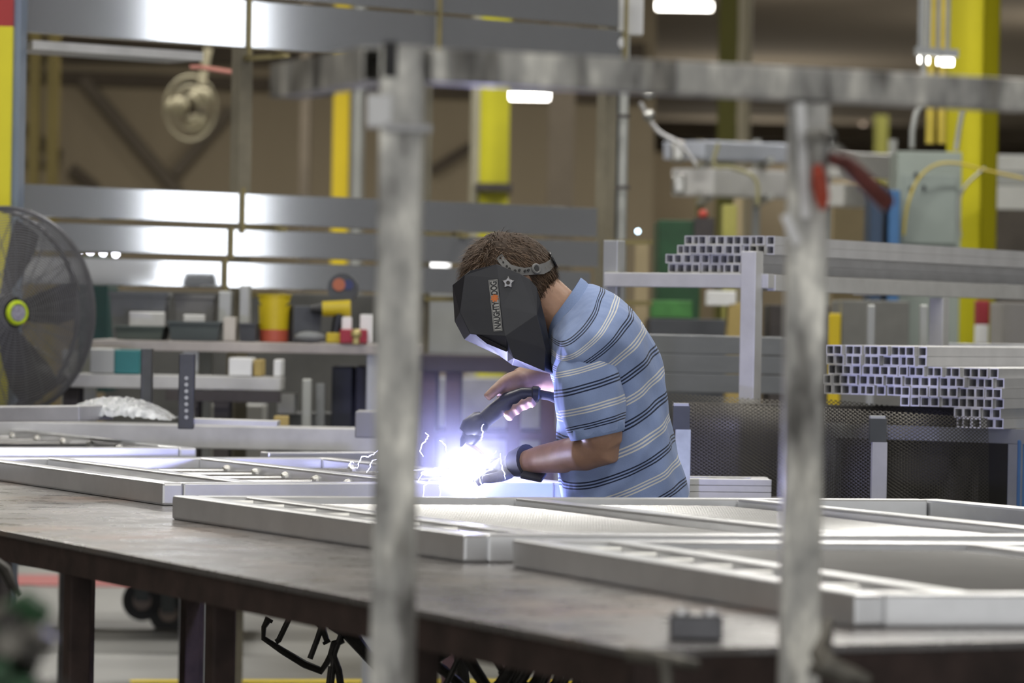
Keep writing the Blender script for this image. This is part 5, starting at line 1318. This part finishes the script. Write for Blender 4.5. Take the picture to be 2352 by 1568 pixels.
sheet('mesh_sheet', 'second dark mesh layer behind the sheet beside the shirt', [1535+i*24 for i in range(16)], (903, 925), (1185, 1190), 10.25, -.08, MESH_DARK)
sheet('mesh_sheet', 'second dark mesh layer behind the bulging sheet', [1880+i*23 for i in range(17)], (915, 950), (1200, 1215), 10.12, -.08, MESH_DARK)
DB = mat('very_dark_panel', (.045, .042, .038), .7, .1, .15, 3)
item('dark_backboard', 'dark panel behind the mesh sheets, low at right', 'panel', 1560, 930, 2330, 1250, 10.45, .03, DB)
for (x0, x1, y0, lab, yb_, m_) in ((1548, 1582, 926, 'pale post with dark cap right behind the shirt', 1150, mat('pale_green_post', (.40, .44, .40), .5, .1, .3, 8)), (2000, 2034, 955, 'grey post with dark cap before the mesh sheets', 1180, ALU_DULL)):
    t = thing('frame_post', lab, 'post', tuple(PY((x0+x1)/2, 1250, 9.6)))
    mb = MB(); pbox(mb, x0, y0+60, x1, 1250, 9.62, .04); mb.build('shaft', m_, t, smooth=False)
    mb = MB(); pbox(mb, x0-2, y0+6, x1+2, y0+60, 9.62, .04); mb.build('cap', mat('cap_dark', (.07, .075, .075), .4, .5, .2, 5), t, smooth=False)
    mb = MB(); pbox(mb, x0, y0, x1, y0+6, 9.62, .04); mb.build('top_plate', PIPE_L, t, smooth=False)
item('blue_box', 'blue box edge at the right border beside the mesh', 'box', 2336, 1010, 2420, 1120, 10.0, .2, BLUEP)

# ================================================================ MID-DISTANCE RIGHT
for (x0, x1, y, h_, m_, lab) in ((1570, 1850, 345, 42, mat('bluish_film', (.60, .64, .74), .4, .2, .08, 3), 'bluish wrapped bundle on the mid-distance rack, upper'), (1590, 1850, 418, 62, mat('whitish_film', (.74, .74, .74), .45, .1, .08, 3), 'whitish wrapped bundle on the mid-distance rack, lower'),
                                 (1880, 2090, 378, 56, MATS['whitish_film'], 'whitish wrapped bundle between the pliers and the cabinet'), (1885, 2010, 448, 50, MATS['whitish_film'], 'pale bundle under the dark grip pliers')):
    mb = MB(); mb.bar(PY(x0, y, 19.6), PY(x1, y+(x1-x0)*.035, 20.6), .25, h_*20/F); o = mb.build('wrapped_bundle', m_, smooth=False, bevel=.01); tag(o, lab, 'bundle')
for (x, y, r_, lab) in ((1558, 345, .04, 'upper chrome end fitting of the mid-distance bundles'), (1560, 420, .05, 'lower chrome end fitting of the mid-distance bundles')):
    mb = MB(); mb.box(tuple(PY(x-16, y+26, 19.4)), tuple(PY(x+16, y-22, 19.4)+V((0, .08, 0)))); o = mb.build('end_fitting', MATS['dull_chrome'], bevel=.015); tag(o, lab, 'fitting')
hose([(1470, 235), (1510, 300), (1560, 330), (1600, 380)], 17.5, .010, ALU_DULL, 'shiny flexible duct hanging from the pipes to the bundles')
for (x, y) in ((1490, 215), (1490, 265)):
    mb = MB(); mb.ball(PY(x, y, 16.2), .026, 12, 8); o = mb.build('pipe_fitting', MATS['dull_chrome']); tag(o, 'upper round chrome fitting right of the grey pipe' if y < 240 else 'lower round chrome fitting right of the grey pipe', 'fitting')
item('electrical_cabinet', 'grey-green electrical cabinet left of the big yellow column', 'cabinet', 2052, 348, 2200, 900, 17.3, .35, GREYG)
t = bpy.data.objects['electrical_cabinet']
mb = MB(); pbox(mb, 2070, 400, 2196, 560, 17.285, .012); mb.build('door', mat('cabinet_door', (.24, .28, .26), .5, 0, .05, 4), t, smooth=False, bevel=.003)
for x_, y_ in ((2092, 432), (2104, 400), (2122, 430)):
    mb = MB(); mb.tube([PY(x_, y_, 17.27), PY(x_, y_, 17.29)], .010, 10); mb.build('knob', BLACKP, t)
item('blue_drum', 'blue container under the dark grip pliers, left part', 'container', 1992, 432, 2020, 900, 17.0, .3, mat('navy_blue', (.025, .05, .10), .5, 0, .1, 5))
item('blue_drum', 'brighter blue container under the dark grip pliers, right part', 'container', 2034, 436, 2060, 900, 17.0, .3, BLUEP)
item('fabric_roll', 'tan panel between the red and dark grip pliers', 'panel', 1905, 470, 1992, 900, 22, .1, mat('tan_panel', (.36, .29, .17), .8, 0, .08, 3))
item('green_machine', 'dark green machine behind the upper tube bundle', 'machine', 1503, 505, 1600, 1100, 17.0, .6, mat('machine_green', (.012, .055, .02), .5, 0, .3, 8))
t = bpy.data.objects['green_machine']
mb = MB(); pbox(mb, 1594, 500, 1640, 560, 16.98, .1); mb.build('dark_head', STEEL_DARK, t, smooth=False)
mb = MB(); mb.ball(PY(1615, 492, 17.0), .022, 10, 8); mb.build('red_button', mat('red_button', (.45, .06, .04), .5, 0, .1, 5), t)
item('tan_column_guard', 'tan board standing left of the green machine', 'board', 1455, 560, 1486, 800, 16.5, .05, MATS['tan_panel'])
item('yellow_cabinet', 'small yellow item behind the right end of the upper tube bundle', 'box', 1650, 470, 1682, 1100, 17.2, .2, mat('dusty_olive', (.34, .32, .08), .6, 0, .2, 5))
item('tan_column_guard', 'tan board right of the green machine below the bundles', 'board', 1684, 456, 1706, 545, 18.0, .05, MATS['tan_panel'])
item('green_tray', 'bright green tray under the shelf beam right of the shirt', 'tray', 1495, 690, 1590, 730, 16.0, .2, mat('leaf_green', (.06, .22, .05), .5, 0, .3, 8))
item('dark_bench', 'charcoal bench under the green tray', 'workbench', 1490, 732, 1720, 900, 16.0, .5, DKGREY)
item('white_box', 'white box under the upper shelf left of the rack upright', 'box', 1625, 668, 1690, 702, 15.5, .2, WHITE)
item('brown_box', 'ochre-brown box next to the rack upright under the shelf', 'box', 1668, 696, 1706, 1000, 15.5, .2, MATS['ochre_box'])
item('dark_machine', 'dark machine right of the rack upright under the bundle', 'machine', 1762, 700, 1900, 1100, 15.5, .4, STEEL_DARK)
item('yellow_box', 'small yellow box right of the scuffed rack post', 'box', 1900, 720, 1926, 1050, 15.0, .1, YEL_W)
item('grey_machine', 'grey louvred machine behind the lower tubes', 'machine', 1930, 690, 2085, 900, 15.0, .5, mat('louvre_grey', (.20, .20, .19), .6, .1, .15, 6))
for k, x in enumerate((1995, 2116)):
    item('rack_upright', ['thin pale upright before the louvred machine', 'thin pale upright left of the yellow column foot'][k], 'upright', x-9, 700, x+9, 1100, 12.8, .03, PIPE_L)
item('red_extinguisher', 'red object right of the yellow column foot', 'extinguisher', 2244, 690, 2272, 745, 15.5, .1, mat('extinguisher_red', (.30, .02, .03), .5, 0, .1, 5))
item('white_box', 'white box under the red object right of the yellow column', 'box', 2244, 745, 2270, 790, 15.5, .1, WHITE)
item('pale_cabinet', 'pale locker at the right border behind the rack', 'cabinet', 2300, 695, 2420, 900, 15.0, .4, mat('pale_locker', (.26, .25, .24), .6, 0, .1, 4))
for k, (y0, y1) in enumerate(((356, 394), (394.5, 426), (426.5, 481.5))):
    item('wrapped_bundle', ['topmost white bundle at the right border beside the yellow column', 'thin grey bundle between the white ones at the right border', 'lowest white bundle at the right border beside the yellow column'][k], 'bundle', 2274, y0, 2420, y1, 19.5, .3, WHITE if k != 1 else PIPE_L)
item('dark_shelf_unit', 'dark shelf unit under the white bundles at the right border', 'shelf', 2264, 482, 2420, 1100, 19.5, .4, mat('brownish_dark', (.10, .085, .075), .7, 0, .3, 4))

# backdrops that close the view behind the benches
item('tool_locker', 'long dark grey locker row behind the cluttered bench', 'locker', 236, 672, 930, 1120, 15.6, .4, mat('locker_grey', (.10, .10, .098), .7, .1, .35, 3))
item('machine_casing', 'pale grey machine casing between the rack post and the helmet', 'machine', 955, 648, 1330, 815, 16.2, .5, mat('casing_grey', (.30, .31, .31), .6, .1, .2, 3))
item('machine_casing', 'pale grey crate wall seen between the maroon bench legs', 'crate', 985, 870, 1310, 1120, 17.2, .3, mat('haze_grey', (.36, .36, .38), .6, .1, .25, 5))
mrk = thing('mid_rack', 'mid-distance rack with slim uprights holding the wrapped bundles', 'rack', (PY(1700, 400, 20.8).x, 20.8, 0))
for x_ in (1608, 1738, 1900, 2050):
    a = PY(x_, 400, 20.75); mb = MB(); mb.box((a.x-.02, 20.75, 0), (a.x+.02, 20.83, PY(x_, 320, 20.75).z)); mb.build('upright', ARM if x_ == 1608 else PIPE_L, mrk, smooth=False)
    for y_ in (371, 452):
        z_ = PY(x_, y_, 20.2).z; mb = MB(); mb.box((a.x-.015, 19.6, z_-.03), (a.x+.015, 20.75, z_)); mb.build('arm', PIPE_L, mrk, smooth=False)

item('storage_tote', 'black storage tote on the floor under the right end of the table', 'tote', 1905, 1540, 2460, 1900, 6.3, .35, mat('tote_black', (.012, .012, .014), .6, 0, .3, 8))
item('storage_tote', 'charcoal storage tote on the floor left of the black one under the table', 'tote', 1500, 1556, 1800, 1900, 6.4, .35, mat('tote_charcoal', (.02, .019, .018), .6, 0, .3, 8))
